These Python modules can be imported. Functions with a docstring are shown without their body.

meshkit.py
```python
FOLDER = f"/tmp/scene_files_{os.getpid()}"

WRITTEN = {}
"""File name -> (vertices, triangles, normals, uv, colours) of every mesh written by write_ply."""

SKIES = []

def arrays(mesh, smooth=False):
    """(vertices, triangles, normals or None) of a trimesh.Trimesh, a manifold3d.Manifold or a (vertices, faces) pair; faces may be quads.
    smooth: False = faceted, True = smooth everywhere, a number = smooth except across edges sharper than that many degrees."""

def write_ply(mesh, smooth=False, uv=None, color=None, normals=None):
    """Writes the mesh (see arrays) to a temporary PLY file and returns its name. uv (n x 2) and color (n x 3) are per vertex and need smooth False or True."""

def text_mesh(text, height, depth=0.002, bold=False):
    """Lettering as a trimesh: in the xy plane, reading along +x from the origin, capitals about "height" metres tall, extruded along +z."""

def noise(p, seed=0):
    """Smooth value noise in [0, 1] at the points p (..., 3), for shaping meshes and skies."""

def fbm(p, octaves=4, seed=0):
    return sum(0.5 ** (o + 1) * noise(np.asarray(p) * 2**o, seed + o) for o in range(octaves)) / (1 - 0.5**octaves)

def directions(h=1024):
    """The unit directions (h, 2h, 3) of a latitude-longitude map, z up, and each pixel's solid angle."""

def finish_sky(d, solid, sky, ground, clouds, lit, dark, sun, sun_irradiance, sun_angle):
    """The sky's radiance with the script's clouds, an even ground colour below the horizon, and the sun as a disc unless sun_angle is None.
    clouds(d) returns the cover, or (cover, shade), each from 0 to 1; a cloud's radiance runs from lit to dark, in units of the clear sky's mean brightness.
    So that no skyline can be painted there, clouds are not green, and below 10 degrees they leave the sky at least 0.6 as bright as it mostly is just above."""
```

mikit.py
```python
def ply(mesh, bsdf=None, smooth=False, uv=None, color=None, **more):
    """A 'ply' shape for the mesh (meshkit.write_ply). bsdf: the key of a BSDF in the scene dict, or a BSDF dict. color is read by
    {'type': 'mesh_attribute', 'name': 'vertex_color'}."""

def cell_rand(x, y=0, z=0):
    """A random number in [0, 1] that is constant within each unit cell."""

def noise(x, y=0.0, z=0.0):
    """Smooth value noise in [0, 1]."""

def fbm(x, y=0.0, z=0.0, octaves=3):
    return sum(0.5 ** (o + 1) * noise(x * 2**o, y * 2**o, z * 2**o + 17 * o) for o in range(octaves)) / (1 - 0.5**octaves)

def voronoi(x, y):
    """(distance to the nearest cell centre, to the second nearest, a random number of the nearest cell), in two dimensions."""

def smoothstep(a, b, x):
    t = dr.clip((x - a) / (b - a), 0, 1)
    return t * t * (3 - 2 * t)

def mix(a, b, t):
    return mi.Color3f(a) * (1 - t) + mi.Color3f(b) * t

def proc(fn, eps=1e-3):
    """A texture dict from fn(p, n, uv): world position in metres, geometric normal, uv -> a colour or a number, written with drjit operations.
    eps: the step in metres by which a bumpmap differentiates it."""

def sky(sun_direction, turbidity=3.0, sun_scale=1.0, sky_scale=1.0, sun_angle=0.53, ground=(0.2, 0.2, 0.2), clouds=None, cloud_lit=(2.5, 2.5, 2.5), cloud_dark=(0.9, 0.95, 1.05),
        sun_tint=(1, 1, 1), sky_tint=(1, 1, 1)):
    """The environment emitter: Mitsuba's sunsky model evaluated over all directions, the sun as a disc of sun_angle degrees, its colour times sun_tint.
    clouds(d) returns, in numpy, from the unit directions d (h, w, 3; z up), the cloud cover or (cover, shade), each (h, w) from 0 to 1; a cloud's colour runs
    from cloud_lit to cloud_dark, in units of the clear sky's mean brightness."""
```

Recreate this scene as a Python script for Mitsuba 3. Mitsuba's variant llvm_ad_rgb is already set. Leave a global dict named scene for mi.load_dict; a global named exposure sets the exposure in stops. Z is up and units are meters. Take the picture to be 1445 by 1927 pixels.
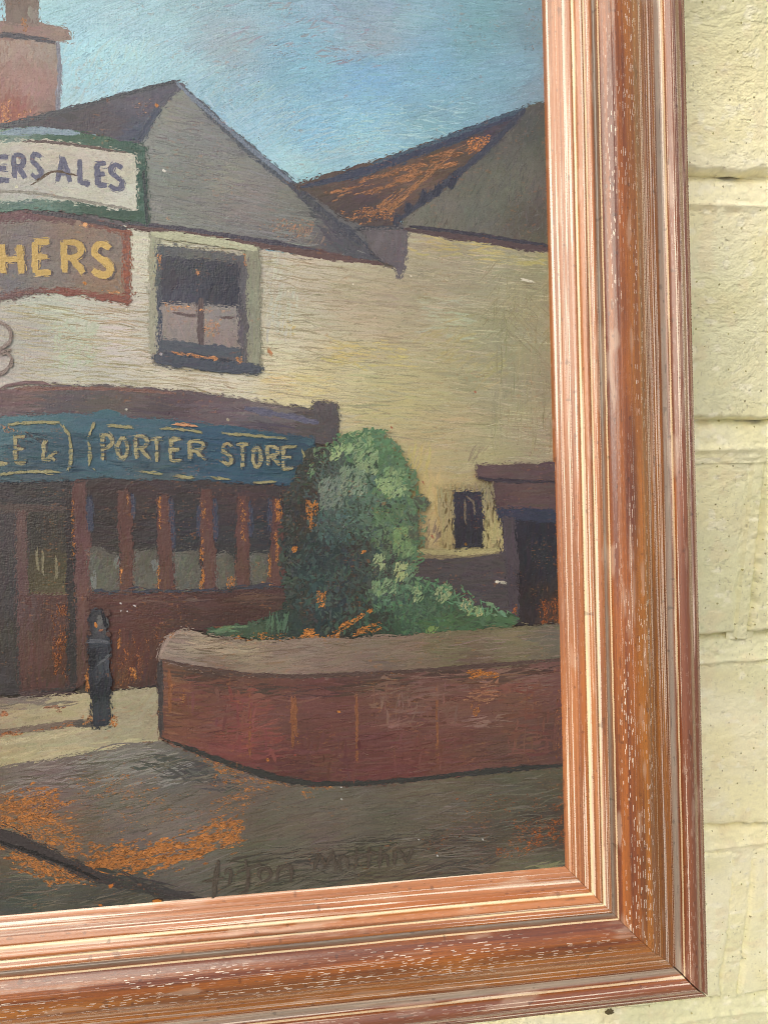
import math, random
import numpy as np, trimesh, shapely
import drjit as dr, mitsuba as mi
import mikit, meshkit
from mikit import noise, fbm, smoothstep, mix, cell_rand, proc

# ---------------------------------------------------------------- camera, light, exposure
CAM, FWD, UP = np.array((-0.15507, -0.25997, -0.06294)), np.array((0.12746, 0.97124, -0.20113)), np.array((0.02386, 0.19973, 0.97956))
scene = {
    'camera': {'type': 'perspective', 'fov': 53.934, 'fov_axis': 'x', 'near_clip': 0.01, 'far_clip': 50.0,
               'to_world': mi.ScalarTransform4f().look_at(origin=CAM.tolist(), target=(CAM + FWD).tolist(), up=UP.tolist())},
    'daylight': mikit.sky((-0.57, -0.48, 0.68), turbidity=3, sun_scale=0.30, sun_angle=68, sun_tint=(0.91, 1.0, 1.14), clouds=lambda d: 1.0,
                          cloud_lit=(0.50, 0.53, 0.60), ground=(0.32, 0.31, 0.29)),
}
exposure = 3.6
labels = {}
rng = np.random.default_rng(7)

# ---------------------------------------------------------------- frames of reference
# painting space, millimetres: x right, h towards the viewer, z up the picture; origin near the lower right sight corner.
# the picture leans back: its top is nearer the wall (world y = 0) than its bottom.
P0, LEAN = np.array((81.343, 32.043, 213.111)), 0.203350
SN, CS = math.sin(LEAN), math.cos(LEAN)


def world(x, h, z):
    x, h, z = np.broadcast_arrays(*(np.asarray(a, float) for a in (x, h, z)))
    q = np.stack([x - P0[0], -h - P0[1], z - P0[2]], -1)
    return np.stack([q[..., 0], q[..., 1] * CS + q[..., 2] * SN, -q[..., 1] * SN + q[..., 2] * CS], -1) / 1000.0


def picture_xz(p):
    """the picture's own x and z in millimetres, from a world position (drjit)"""
    return p.x * 1000.0 + float(P0[0]), (p.y * SN + p.z * CS) * 1000.0 + float(P0[2])


def lin(rgb, k=1.0):
    c = np.asarray(rgb, float) / 255.0
    return np.where(c <= 0.04045, c / 12.92, ((c + 0.055) / 1.055) ** 2.4) * k


# ---------------------------------------------------------------- materials
PIGMENTS = []          # the painter's palette: the mixed pigments, linear
PIG_INDEX = {}
PAINT_K = 0.68


def pigment(rgb):
    g = sum(float(v) for v in rgb) / 3.0
    key = tuple(int(round((0.92 * float(v) + 0.08 * g) / 3.0)) * 3 for v in rgb)
    if key not in PIG_INDEX:
        PIG_INDEX[key] = len(PIGMENTS)
        PIGMENTS.append(lin(np.clip(key, 3, 255), PAINT_K))
    return PIG_INDEX[key]


PAL = {}


def paint_colour(p, n, uv):
    i = mi.UInt32(mi.Float(uv.x) + 0.5)
    c = mi.Color3f(dr.gather(mi.Float, PAL['r'], i), dr.gather(mi.Float, PAL['g'], i), dr.gather(mi.Float, PAL['b'], i))
    x, z = picture_xz(p)
    streak = noise(x * 0.5, z * 6.5, 3.0)
    fine = noise(x * 4.6, z * 5.2, 11.0)
    broad = fbm(x * 0.11, z * 0.16, 5.0)
    c = c * (uv.y * (0.80 + 0.09 * streak + 0.20 * fine + 0.16 * broad))
    dry = smoothstep(0.80, 0.90, noise(x * 1.5, z * 3.0, 21.0)) * smoothstep(0.45, 0.75, noise(x * 0.16, z * 0.2, 9.0))
    c = mix(c, mi.Color3f(0.27, 0.105, 0.035), dry * 0.28)
    dark = smoothstep(0.80, 0.88, noise(x * 2.6, z * 5.0, 33.0))
    return c * (1.0 - 0.22 * dark)


def paint_relief(p, n, uv):
    x, z = picture_xz(p)
    weave = noise(x * 6.0, z * 0.9, 2.0) + noise(x * 0.9, z * 6.0, 3.0)
    return 0.30 * weave + 0.40 * noise(x * 3.4, z * 3.8, 4.0) + 0.55 * fbm(x * 1.0, z * 1.3, 8.0)


def rail_wood(p, n, uv):
    """limed wood: uv = millimetres across and along the rail"""
    w, t = uv.x, uv.y
    grain = noise(w * 1.1, t * 0.02, 1.0)
    fine = noise(w * 7.0, t * 0.05, 2.0)
    cloud = fbm(w * 0.15, t * 0.03, 3.0)
    fleck = noise(w * 9.0, t * 1.3, 4.0)
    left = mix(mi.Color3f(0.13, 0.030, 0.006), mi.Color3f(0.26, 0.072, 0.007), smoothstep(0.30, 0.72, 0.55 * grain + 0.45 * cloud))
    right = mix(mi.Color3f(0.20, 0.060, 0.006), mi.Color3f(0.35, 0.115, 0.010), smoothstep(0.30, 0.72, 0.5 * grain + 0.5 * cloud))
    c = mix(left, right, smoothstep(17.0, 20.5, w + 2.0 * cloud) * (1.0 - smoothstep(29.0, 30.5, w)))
    c = c * (0.62 + 0.46 * fine + 0.22 * fleck)
    hump = smoothstep(11.5, 14.0, w) * (1.0 - smoothstep(29.0, 30.5, w))
    inner = 1.0 - smoothstep(10.0, 11.0, w)
    bead = smoothstep(33.4, 34.2, w)
    c = mix(c, mi.Color3f(0.175, 0.056, 0.026), bead * 0.7)
    c = mix(c, mi.Color3f(0.42, 0.165, 0.060), inner * (0.35 + 0.4 * smoothstep(0.35, 0.65, noise(w * 2.2, t * 0.01, 27.0))))
    c = mix(c, mi.Color3f(0.30, 0.085, 0.010), 0.85 * smoothstep(3.6, 4.1, w) * (1.0 - smoothstep(4.9, 5.2, w)))
    lime = mi.Color3f(0.80, 0.68, 0.54)
    # long lime-filled grain lines
    wob = w + 0.10 * noise(t * 0.05, 0.0, 6.0) + 0.05 * noise(t * 0.31, w, 7.0)
    line = 0.45 * noise(wob * 5.5, t * 0.010, 8.0) + 0.55 * noise(wob * 3.3, t * 0.014, 18.0)
    keep = 0.35 + 0.65 * smoothstep(0.25, 0.55, noise(w * 3.0, t * 0.05, 10.0))
    dens = inner * 0.66 + (1.0 - inner) * (0.24 + 0.42 * smoothstep(21.0, 25.0, w)) - 0.16 * bead
    lines = smoothstep(0.92 - dens * 0.50, 1.0 - dens * 0.50, line) * keep
    # short lime-filled pores
    def pores(cw, ct, seed, rate):
        col = dr.floor(w / cw)
        off = cell_rand(col, seed, 1) * 40.0
        row = dr.floor((t + off) / ct)
        r1, r2, r3 = cell_rand(col, row, seed), cell_rand(col, row, seed + 3), cell_rand(col, row, seed + 7)
        fw = dr.abs(w / cw - col - 0.3 - 0.4 * r2) * cw
        ft = dr.abs((t + off) / ct - row - 0.5) * ct
        on = dr.select(r1 < rate, 1.0, 0.0)
        return on * (1.0 - smoothstep(0.07, 0.13, fw + 0.06 * noise(t * 2.0, w * 3.0, seed))) * (1.0 - smoothstep(ct * (0.09 + 0.20 * r3), ct * (0.13 + 0.21 * r3), ft))
    zone = smoothstep(0.30, 0.62, 0.6 * noise(w * 0.35, t * 0.03, 14.0) + 0.4 * noise(w * 1.1, t * 0.11, 15.0))
    pore = dr.maximum(pores(0.75, 4.0, 5, 0.58), pores(0.50, 2.6, 31, 0.22)) * (0.08 + 0.92 * zone)
    pore = pore * (0.12 * inner + 0.25 * bead + hump * (1.0 - 0.8 * smoothstep(22.0, 25.0, w)))
    c = mix(c, lime, dr.clip(0.72 * lines + 0.85 * pore, 0.0, 0.9))
    # lime left in the quirks of the moulding
    def quirk(a, s):
        return 1.0 - smoothstep(s * 0.45, s, dr.abs(w - a - 0.06 * noise(t * 0.2, a, 3.0)))
    c = mix(c, mi.Color3f(0.80, 0.66, 0.42), dr.clip(0.9 * quirk(5.6, 0.36) + 0.7 * quirk(8.0, 0.24) + 0.65 * quirk(11.45, 0.14) + 0.6 * quirk(33.3, 0.14) + 0.45 * quirk(24.4, 0.20) + 0.35 * quirk(39.9, 0.25) + 0.3 * quirk(42.0, 0.2), 0.0, 1.0))
    grey = dr.maximum(quirk(10.75, 0.65), quirk(31.9, 1.2))
    c = mix(c, mi.Color3f(0.27, 0.215, 0.165), grey * (0.70 + 0.3 * noise(w * 2.0, t * 0.15, 44.0)))
    # rubbed and dusty places, dark dirt in patches along the quirks
    rub = smoothstep(0.66, 0.80, fbm(w * 0.5, t * 0.07, 51.0))
    c = mix(c, mi.Color3f(0.62, 0.50, 0.38), rub * 0.22)
    spot = smoothstep(0.88, 0.94, noise(w * 1.3, t * 0.5, 57.0))
    return c * (1.0 - 0.35 * spot) * (0.90 + 0.20 * noise(w * 0.5, t * 0.04, 53.0))


def rail_relief(p, n, uv):
    w, t = uv.x, uv.y
    return noise(w * 4.6, t * 0.03, 8.0) + 0.7 * noise(w * 7.0, t * 0.25, 2.0) + 0.5 * noise(w * 3.0, t * 2.2, 12.0)


def wall_paint(p, n, uv):
    x, z = p.x * 1000.0, p.z * 1000.0
    big = fbm(x * 0.011, z * 0.013, 2.0)
    mid = fbm(x * 0.06, z * 0.07, 6.0)
    c = mix(mi.Color3f(0.82, 0.765, 0.475), mi.Color3f(0.83, 0.785, 0.545), smoothstep(0.3, 0.7, mid))
    c = mix(c, mi.Color3f(0.58, 0.59, 0.37), smoothstep(0.40, 0.72, big) * 0.75)
    c = mix(c, mi.Color3f(0.70, 0.57, 0.36), smoothstep(0.55, 0.78, fbm(x * 0.13, z * 0.16, 9.0)) * 0.30)
    c = mix(c, mi.Color3f(0.66, 0.58, 0.33), smoothstep(0.50, 0.80, fbm(x * 0.03, z * 0.09, 19.0)) * 0.25)
    c = mix(c, mi.Color3f(0.84, 0.81, 0.63), smoothstep(0.62, 0.80, fbm(x * 0.22, z * 0.30, 23.0)) * 0.5)
    dirt = smoothstep(0.66, 0.9, fbm(x * 0.5, z * 0.5, 12.0)) * 0.16
    c = c * (1.0 - dirt) * (0.97 + 0.09 * noise(x * 1.9, z * 2.1, 31.0) + 0.10 * fbm(x * 0.5, z * 0.7, 33.0))
    pit = smoothstep(0.86, 0.92, noise(x * 1.1, z * 1.1, 41.0)) * smoothstep(0.45, 0.7, noise(x * 0.09, z * 0.09, 43.0))
    c = c * (1.0 - 0.22 * pit)
    r = cell_rand(dr.floor(x / 7.0), dr.floor(z / 7.0), 4.0)
    ox, oz = cell_rand(dr.floor(x / 7.0), dr.floor(z / 7.0), 5.0), cell_rand(dr.floor(x / 7.0), dr.floor(z / 7.0), 6.0)
    d = dr.sqrt(dr.square((x / 7.0 - dr.floor(x / 7.0) - 0.2 - 0.6 * ox) * 7.0) + dr.square((z / 7.0 - dr.floor(z / 7.0) - 0.2 - 0.6 * oz) * 7.0))
    spot = dr.select(r < 0.45, 1.0 - smoothstep(0.15 + 0.35 * r, 0.28 + 0.5 * r, d), 0.0)
    return mix(c, mix(mi.Color3f(0.16, 0.12, 0.05), mi.Color3f(0.30, 0.27, 0.03), cell_rand(dr.floor(x / 7.0), dr.floor(z / 7.0), 8.0)), spot * 0.75)


def wall_relief(p, n, uv):
    x, z = p.x * 1000.0, p.z * 1000.0
    a, b = 0.8 * x + 0.6 * z, -0.6 * x + 0.8 * z
    return 1.0 * fbm(a * 0.30, b * 0.42, 3.0) + 0.6 * fbm(a * 0.9, b * 1.2, 7.0) + 0.40 * noise(x * 2.2, z * 2.4, 21.0) - 0.3 * smoothstep(0.84, 0.93, noise(x * 1.1, z * 1.1, 41.0)) - 0.35 * smoothstep(0.74, 0.82, noise(x * 0.5, z * 0.5, 15.0))


def coated(colour, relief, scale, eps, rough, spec=0.5, coat=0.0, coat_gloss=0.7):
    inner = {'type': 'principled', 'base_color': colour, 'roughness': rough, 'specular': spec}
    if coat:
        inner.update(clearcoat=coat, clearcoat_gloss=coat_gloss)
    return {'type': 'twosided', 'bsdf': {'type': 'bumpmap', 'arbitrary': proc(relief, eps), 'scale': scale, 'bsdf': inner}}


scene['oil_paint'] = coated(proc(paint_colour), paint_relief, 0.00012, 5e-5, 0.40, 0.32)
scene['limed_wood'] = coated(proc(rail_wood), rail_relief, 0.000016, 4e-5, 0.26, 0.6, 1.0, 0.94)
scene['masonry_paint'] = coated(proc(wall_paint), wall_relief, 0.00052, 1.5e-4, 0.55, 0.4)

# ---------------------------------------------------------------- the painted brick wall (world millimetres, face at y = 0)
labels['brick_wall'] = {'label': 'cream painted brick wall with weathered mortar joints behind the picture', 'category': 'wall'}
PITCH, JOINT = 84.4, 11.0


def skin(x, z, seed=0):
    """relief of the painted brick face, mm towards the viewer"""
    q = np.stack([x, z, np.full_like(x, 3.0 + seed)], -1)
    a, b = 0.8 * x + 0.6 * z, -0.6 * x + 0.8 * z
    d = np.stack([a * 0.10, b * 0.22, np.full_like(x, 1.0)], -1)
    m = 1.3 * (meshkit.noise(q * [0.022, 0.03, 1]) - 0.5) + 0.50 * (meshkit.fbm(d) - 0.5)
    r = 1.0 - np.abs(2.0 * meshkit.noise(q * [0.05, 0.10, 1], 5) - 1.0)
    return m + 0.14 * np.clip(r - 0.86, 0, 1) / 0.14 * meshkit.noise(q * [0.03, 0.04, 1], 9)


def grid_mesh(X, Z, Y):
    n, m = X.shape
    i = np.arange(n * m).reshape(n, m)
    f = np.concatenate([np.stack([i[:-1, :-1], i[:-1, 1:], i[1:, 1:]], -1).reshape(-1, 3), np.stack([i[:-1, :-1], i[1:, 1:], i[1:, :-1]], -1).reshape(-1, 3)])
    return np.stack([X, Y, Z], -1).reshape(-1, 3) / 1000.0, f


def axis(a, b, fine, coarse, lo, hi):
    """positions from a to b, fine between lo and hi and coarse elsewhere"""
    out, x = [a], a
    while x < b:
        x += fine if lo <= x <= hi else min(coarse, max(fine, (lo - x) if x < lo else coarse))
        out.append(min(x, b))
    return np.array(out)


def brick_mesh(x0, x1, z0, z1, seed, fine):
    e = 1.2
    xs = axis(x0 - e, x1 + e, fine, 6.0, -30.0, 62.0)
    zs = np.linspace(z0 - e, z1 + e, int((z1 - z0) / (fine if fine < 2 else 4.0)) + 2)
    X, Z = np.meshgrid(xs, zs)
    q = np.stack([X * 0.13, Z * 0.13, np.full_like(X, seed * 3.7)], -1)
    rag = 1.7 * (meshkit.noise(q, 2) - 0.5) + 1.6 * (meshkit.noise(q * [0.35, 0.35, 1], 4) - 0.5) + 1.3 * (meshkit.noise(q * [3, 3, 1], 8) - 0.5)
    d = np.minimum(np.minimum(X - x0, x1 - X), np.minimum(Z - z0, z1 - Z)) + rag
    low = np.clip(1 - (Z - z0) / 6.0, 0, 1)                       # the lower arris is the sharper one
    reach = 3.6 - 1.9 * low
    drop = 4.2 * (1 - np.clip((d + 1.2) / reach, 0, 1)) ** 1.8
    R = np.random.default_rng(seed)
    tilt = R.normal(0, 0.004, 2)
    Y = -(skin(X, Z, seed) + R.normal(0, 0.35) + tilt[0] * (X - (x0 + x1) / 2) + tilt[1] * (Z - (z0 + z1) / 2)) + drop * 1.2
    return grid_mesh(X, Z, Y)


courses = {k: -JOINT - PITCH * k + PITCH for k in range(-3, 8)}      # top of each course
perp = {0: 52.0, 1: 140.0, 2: 21.5, 3: 132.0, 4: 33.0, 5: 128.0}
LEFT, RIGHT, LEN = -560.0, 330.0, 236.0
count = 0
joints = []
for k, top in courses.items():
    start = perp.get(k, 20.0 + 117.0 * (k % 2))
    edges = [start + LEN * j for j in range(-4, 4)]
    gap = 5.5 if k == 2 else 9.0
    z1, z0 = top, top - (PITCH - JOINT)
    for a, b in zip(edges[:-1], edges[1:]):
        x0, x1 = max(a + gap / 2, LEFT), min(b - gap / 2, RIGHT)
        if x1 - x0 < 30:
            continue
        near = x0 < 60 and x1 > -30 and 0 <= k <= 5
        key = 'brick_wall__brick' + (f'_{count:03d}' if count else '')
        count += 1
        scene[key] = mikit.ply(brick_mesh(x0, x1, z0, z1, 100 + count, 0.8 if near else 4.0), 'masonry_paint', smooth=True)
    for a in edges:
        if LEFT < a < RIGHT:
            joints.append(('v', a, z0, z1, gap))
    joints.append(('h', top + JOINT / 2, LEFT, RIGHT, JOINT))
V, F, at = [], [], 0
for kind, c, a, b, g in joints:
    if kind == 'h':                       # weather-struck bed joint: deep at the top, proud at the lower lip
        xs = axis(a, b, 0.9, 8.0, -30.0, 62.0)
        zs = np.linspace(c - g / 2 - 6.0, c + g / 2 + 6.0, 34)
        X, Z = np.meshgrid(xs, zs)
        s = (Z - c) / g + 0.5
    else:
        near = -30 < c < 62
        xs, zs = np.linspace(c - g / 2 - 3, c + g / 2 + 3, 20), np.linspace(a - 3, b + 3, 90 if near else 12)
        X, Z = np.meshgrid(xs, zs)
        s = np.abs((X - c) / g) * 0.9 + 0.15
    q = np.stack([X * 0.16, Z * 0.30, np.full_like(X, c * 0.31)], -1)
    wav = 0.16 * (meshkit.noise(np.stack([X * 0.05, np.full_like(X, c), np.zeros_like(X)], -1)) - 0.5)
    deep = 0.2 + 3.4 * np.clip(s + wav, 0, 1.25) ** 1.7 + 1.3 * np.clip((s - 0.70) / 0.2, 0, 1)
    if kind == 'h':
        deep = deep - 1.1 * np.exp(-((s + wav * 1.5 - 0.04) / 0.085) ** 2)
    else:
        deep = 1.1 + 0.9 * (s > 0.52)
    out = (np.abs(s - 0.5) - 0.5) if kind == 'h' else (s - 0.62)
    deep = np.minimum(deep, 4.6) + 1.0 * np.clip(out - 0.15, 0, 1)
    Y = deep - 1.3 * (meshkit.fbm(q) - 0.5) - 0.9 * (meshkit.noise(q * [4, 4, 1]) - 0.5)
    v, f = grid_mesh(X, Z, Y)
    V.append(v); F.append(f + at); at += len(v)
# the wall's core behind bricks and joints
core = trimesh.creation.box(((RIGHT - LEFT + 8) / 1000.0, 0.10, (PITCH * 11) / 1000.0))
core.apply_translation(((LEFT + RIGHT) / 2000.0, 0.0565, (courses[-3] + courses[7] - PITCH) / 2000.0))
V.append(core.vertices); F.append(core.faces + at)
scene['brick_wall__mortar'] = mikit.ply((np.vstack(V), np.vstack(F)), 'masonry_paint', smooth=True)

# a clump of dirt stuck to the wall just below the frame
(cx, cz), = [(-22.8,-338.5)]
clump = trimesh.creation.icosphere(3, 1.0)
r = 1.0 + 0.9 * (meshkit.noise(clump.vertices * 2.2, 5) - 0.5) + 0.5 * (meshkit.noise(clump.vertices * 5.0, 6) - 0.5)
clump.vertices = clump.vertices * r[:, None] * [1.7, 0.8, 1.2] + [cx, -0.6, cz]
scene['dirt'] = {'type': 'twosided', 'bsdf': {'type': 'principled', 'base_color': {'type': 'rgb', 'value': [0.10, 0.075, 0.035]}, 'roughness': 0.9}}
scene['brick_wall__dirt_clump'] = mikit.ply((clump.vertices / 1000.0, clump.faces), 'dirt', smooth=True)
labels['brick_wall__dirt_clump'] = {'label': 'dark crumb of dirt on the wall under the frame'}

# ---------------------------------------------------------------- the picture frame
labels['framed_painting'] = {'label': 'oil painting of a street corner pub in a limed brown wooden frame', 'category': 'painting'}
SX0, SX1, SZ0, SZ1 = -206.0, 0.0, 0.0, 257.0        # the sight opening, mm
KEY = np.array([(-1.1, 9.0), (-1.1, 11.6), (-0.9, 12.2), (-0.4, 12.5), (1.6, 13.3), (3.3, 14.0), (4.6, 14.6), (5.05, 14.9), (5.3, 14.55), (5.8, 14.6), (6.1, 15.7),
                (6.5, 16.1), (7.2, 16.5), (7.65, 16.5), (7.95, 16.0), (8.25, 16.7), (9.0, 17.1), (9.9, 17.2), (10.25, 16.7), (10.5, 16.0), (11.1, 16.0), (11.3, 17.2), (11.5, 17.8),
                (12.0, 18.5), (12.8, 19.1), (14.0, 19.7), (15.5, 20.1), (17.0, 20.1), (18.8, 19.6), (20.6, 19.0), (22.6, 17.2), (24.2, 15.3), (24.45, 15.0), (26.2, 13.4), (28.2, 12.2), (29.9, 11.5), (30.5, 10.9), (31.0, 10.5), (32.6, 10.3),
                (33.1, 10.6), (33.35, 11.3), (33.8, 11.9), (34.6, 12.5), (35.6, 12.75), (36.8, 12.3), (38.2, 11.0), (39.3, 9.4), (39.8, 8.3), (40.05, 8.0), (40.5, 8.3), (41.2, 8.0), (41.7, 7.2), (41.95, 6.8),
                (42.3, 6.9), (42.8, 6.3), (43.1, 5.3), (43.2, 3.5), (43.2, -9.0), (6.0, -9.0), (6.0, 9.0)])
prof = [KEY[0]]
for a, b in zip(KEY[:-1], KEY[1:]):
    n = max(1, int(np.hypot(*(b - a)) / 0.35)) if b[1] > 3 else 4
    prof += [a + (b - a) * (j + 1) / n for j in range(n)]
prof = np.array(prof)
face = (prof[:, 1] > 10.0) & (prof[:, 0] > 0) & (prof[:, 0] < 41)
prof[face, 1] += 0.13 * (np.random.default_rng(3).random(face.sum()) - 0.5) * np.where(prof[face, 0] < 10, 1.0, 0.6)    # combed grain


def rail(side):
    w, h = prof[:, 0], prof[:, 1]
    lo, hi = {'right': (SZ0, SZ1), 'left': (SZ0, SZ1), 'bottom': (SX0, SX1), 'top': (SX0, SX1)}[side]
    n = 70
    t = np.linspace(0, 1, n)[:, None]
    open_ = 0.05 + 0.22 * np.clip((w - 29.0) / 2.0, 0, 1) + 0.02 * np.clip(w / 10, 0, 1)
    a, b = lo - w + open_, hi + w - open_                   # mitred ends, the joint opening a little at its outer end
    run = a + (b - a) * t
    wob = 0.10 * (meshkit.noise(np.stack([run * 0.03, np.broadcast_to(w * 0.1, run.shape), np.full(run.shape, hash_side[side])], -1)) - 0.5)
    W, H = np.broadcast_to(w, run.shape) + wob * (w > 0), np.broadcast_to(h, run.shape) + wob * (h > 10)
    x, z = {'right': (SX1 + W, run), 'left': (SX0 - W, run), 'bottom': (run, SZ0 - W), 'top': (run, SZ1 + W)}[side]
    v = world(x, H, z).reshape(-1, 3)
    m = len(w)
    i = np.arange(n * m).reshape(n, m)
    f = np.stack([i[:-1, :-1], i[1:, :-1], i[1:, 1:], i[:-1, 1:]], -1).reshape(-1, 4)
    # the mitre faces
    ends = []
    from shapely.geometry import Polygon
    tv, tf = trimesh.creation.triangulate_polygon(Polygon(np.c_[w, h]).buffer(0), engine='earcut')
    f = np.vstack([f[:, [0, 1, 2]], f[:, [0, 2, 3]]])
    uv = np.stack([np.broadcast_to(w, run.shape), run + 500.0 * hash_side[side]], -1).reshape(-1, 2)
    for e in (0, n - 1):
        near = np.argmin(((tv[:, None] - np.c_[w, h][None]) ** 2).sum(-1), 1)
        k = len(v)
        v = np.vstack([v, v[i[e]][near]]); uv = np.vstack([uv, uv[i[e]][near]])
        f = np.vstack([f, tf + k])
    return (v, f), uv


hash_side = {'right': 1, 'bottom': 2, 'left': 3, 'top': 4}
for j, side in enumerate(('right', 'bottom', 'left', 'top')):
    mesh, uv = rail(side)
    key = 'framed_painting__frame_rail' + (f'_{j:03d}' if j else '')
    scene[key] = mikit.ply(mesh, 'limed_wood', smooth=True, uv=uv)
scene['wood_board'] = {'type': 'twosided', 'bsdf': {'type': 'principled', 'base_color': {'type': 'rgb', 'value': [0.33, 0.16, 0.07]}, 'roughness': 0.7}}
board = trimesh.creation.box((214.0, 4.0, 265.0))
bv = board.vertices
scene['framed_painting__board'] = mikit.ply((world(bv[:, 0] - 103.0, bv[:, 1] + 8.4, bv[:, 2] + 128.5), board.faces), 'wood_board')
labels['framed_painting__board'] = {'label': 'orange brown board the picture is painted on'}

# ---------------------------------------------------------------- the oil painting: every touch of the brush is a thin film of paint
FILM = {}
order = [0]
MM_LEFT = -208.0


def film(part, v2, f, pig, tone, lift):
    """adds flat touches to a part: v2 (n, 2) in the picture plane, pig and tone per vertex, lift in mm above the layers below"""
    d = FILM.setdefault(part, {'v': [], 'f': [], 'u': [], 'n': 0})
    d['v'].append(np.column_stack([v2, 10.42 + order[0] * 0.0022 + np.broadcast_to(lift, len(v2))]))
    d['f'].append(np.asarray(f) + d['n'])
    d['u'].append(np.column_stack([np.broadcast_to(pig, len(v2)), np.broadcast_to(tone, len(v2))]))
    d['n'] += len(v2)


def ragged(pts, amp=0.2, step=0.45, closed=True, seed=0):
    p = np.asarray(pts, float)
    if closed:
        p = np.vstack([p, p[:1]])
    seg = np.linalg.norm(np.diff(p, axis=0), axis=1)
    s = np.r_[0, np.cumsum(seg)]
    n = max(4, int(s[-1] / step))
    t = np.linspace(0, s[-1], n + 1)[:n if closed else n + 1]
    q = np.stack([np.interp(t, s, p[:, 0]), np.interp(t, s, p[:, 1])], 1)
    a, b = np.stack([np.interp(t + 0.3, s, p[:, 0]), np.interp(t + 0.3, s, p[:, 1])], 1), np.stack([np.interp(t - 0.3, s, p[:, 0]), np.interp(t - 0.3, s, p[:, 1])], 1)
    d = a - b
    nrm = np.stack([d[:, 1], -d[:, 0]], 1) / np.maximum(np.linalg.norm(d, axis=1, keepdims=True), 1e-9)
    z = np.zeros(len(t))
    w = 1.1 * (meshkit.noise(np.stack([t * 0.35, z + seed, z], 1)) - 0.5) + 0.6 * (meshkit.noise(np.stack([t * 1.3, z + seed, z + 5], 1)) - 0.5) + 0.25 * (rng.random(len(t)) - 0.5)
    return q + nrm * (w * 2 * amp)[:, None]


def poly(part, pts, rgb, amp=0.2, tone=1.0, rough_step=0.45):
    order[0] += 1
    g = shapely.Polygon(ragged(pts, amp, rough_step, seed=order[0])).buffer(0)
    for h in getattr(g, 'geoms', [g]):
        if h.area < 0.01:
            continue
        v, f = trimesh.creation.triangulate_polygon(h, engine='earcut')
        film(part, v, f, pigment(rgb), tone, 0.0)


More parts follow.
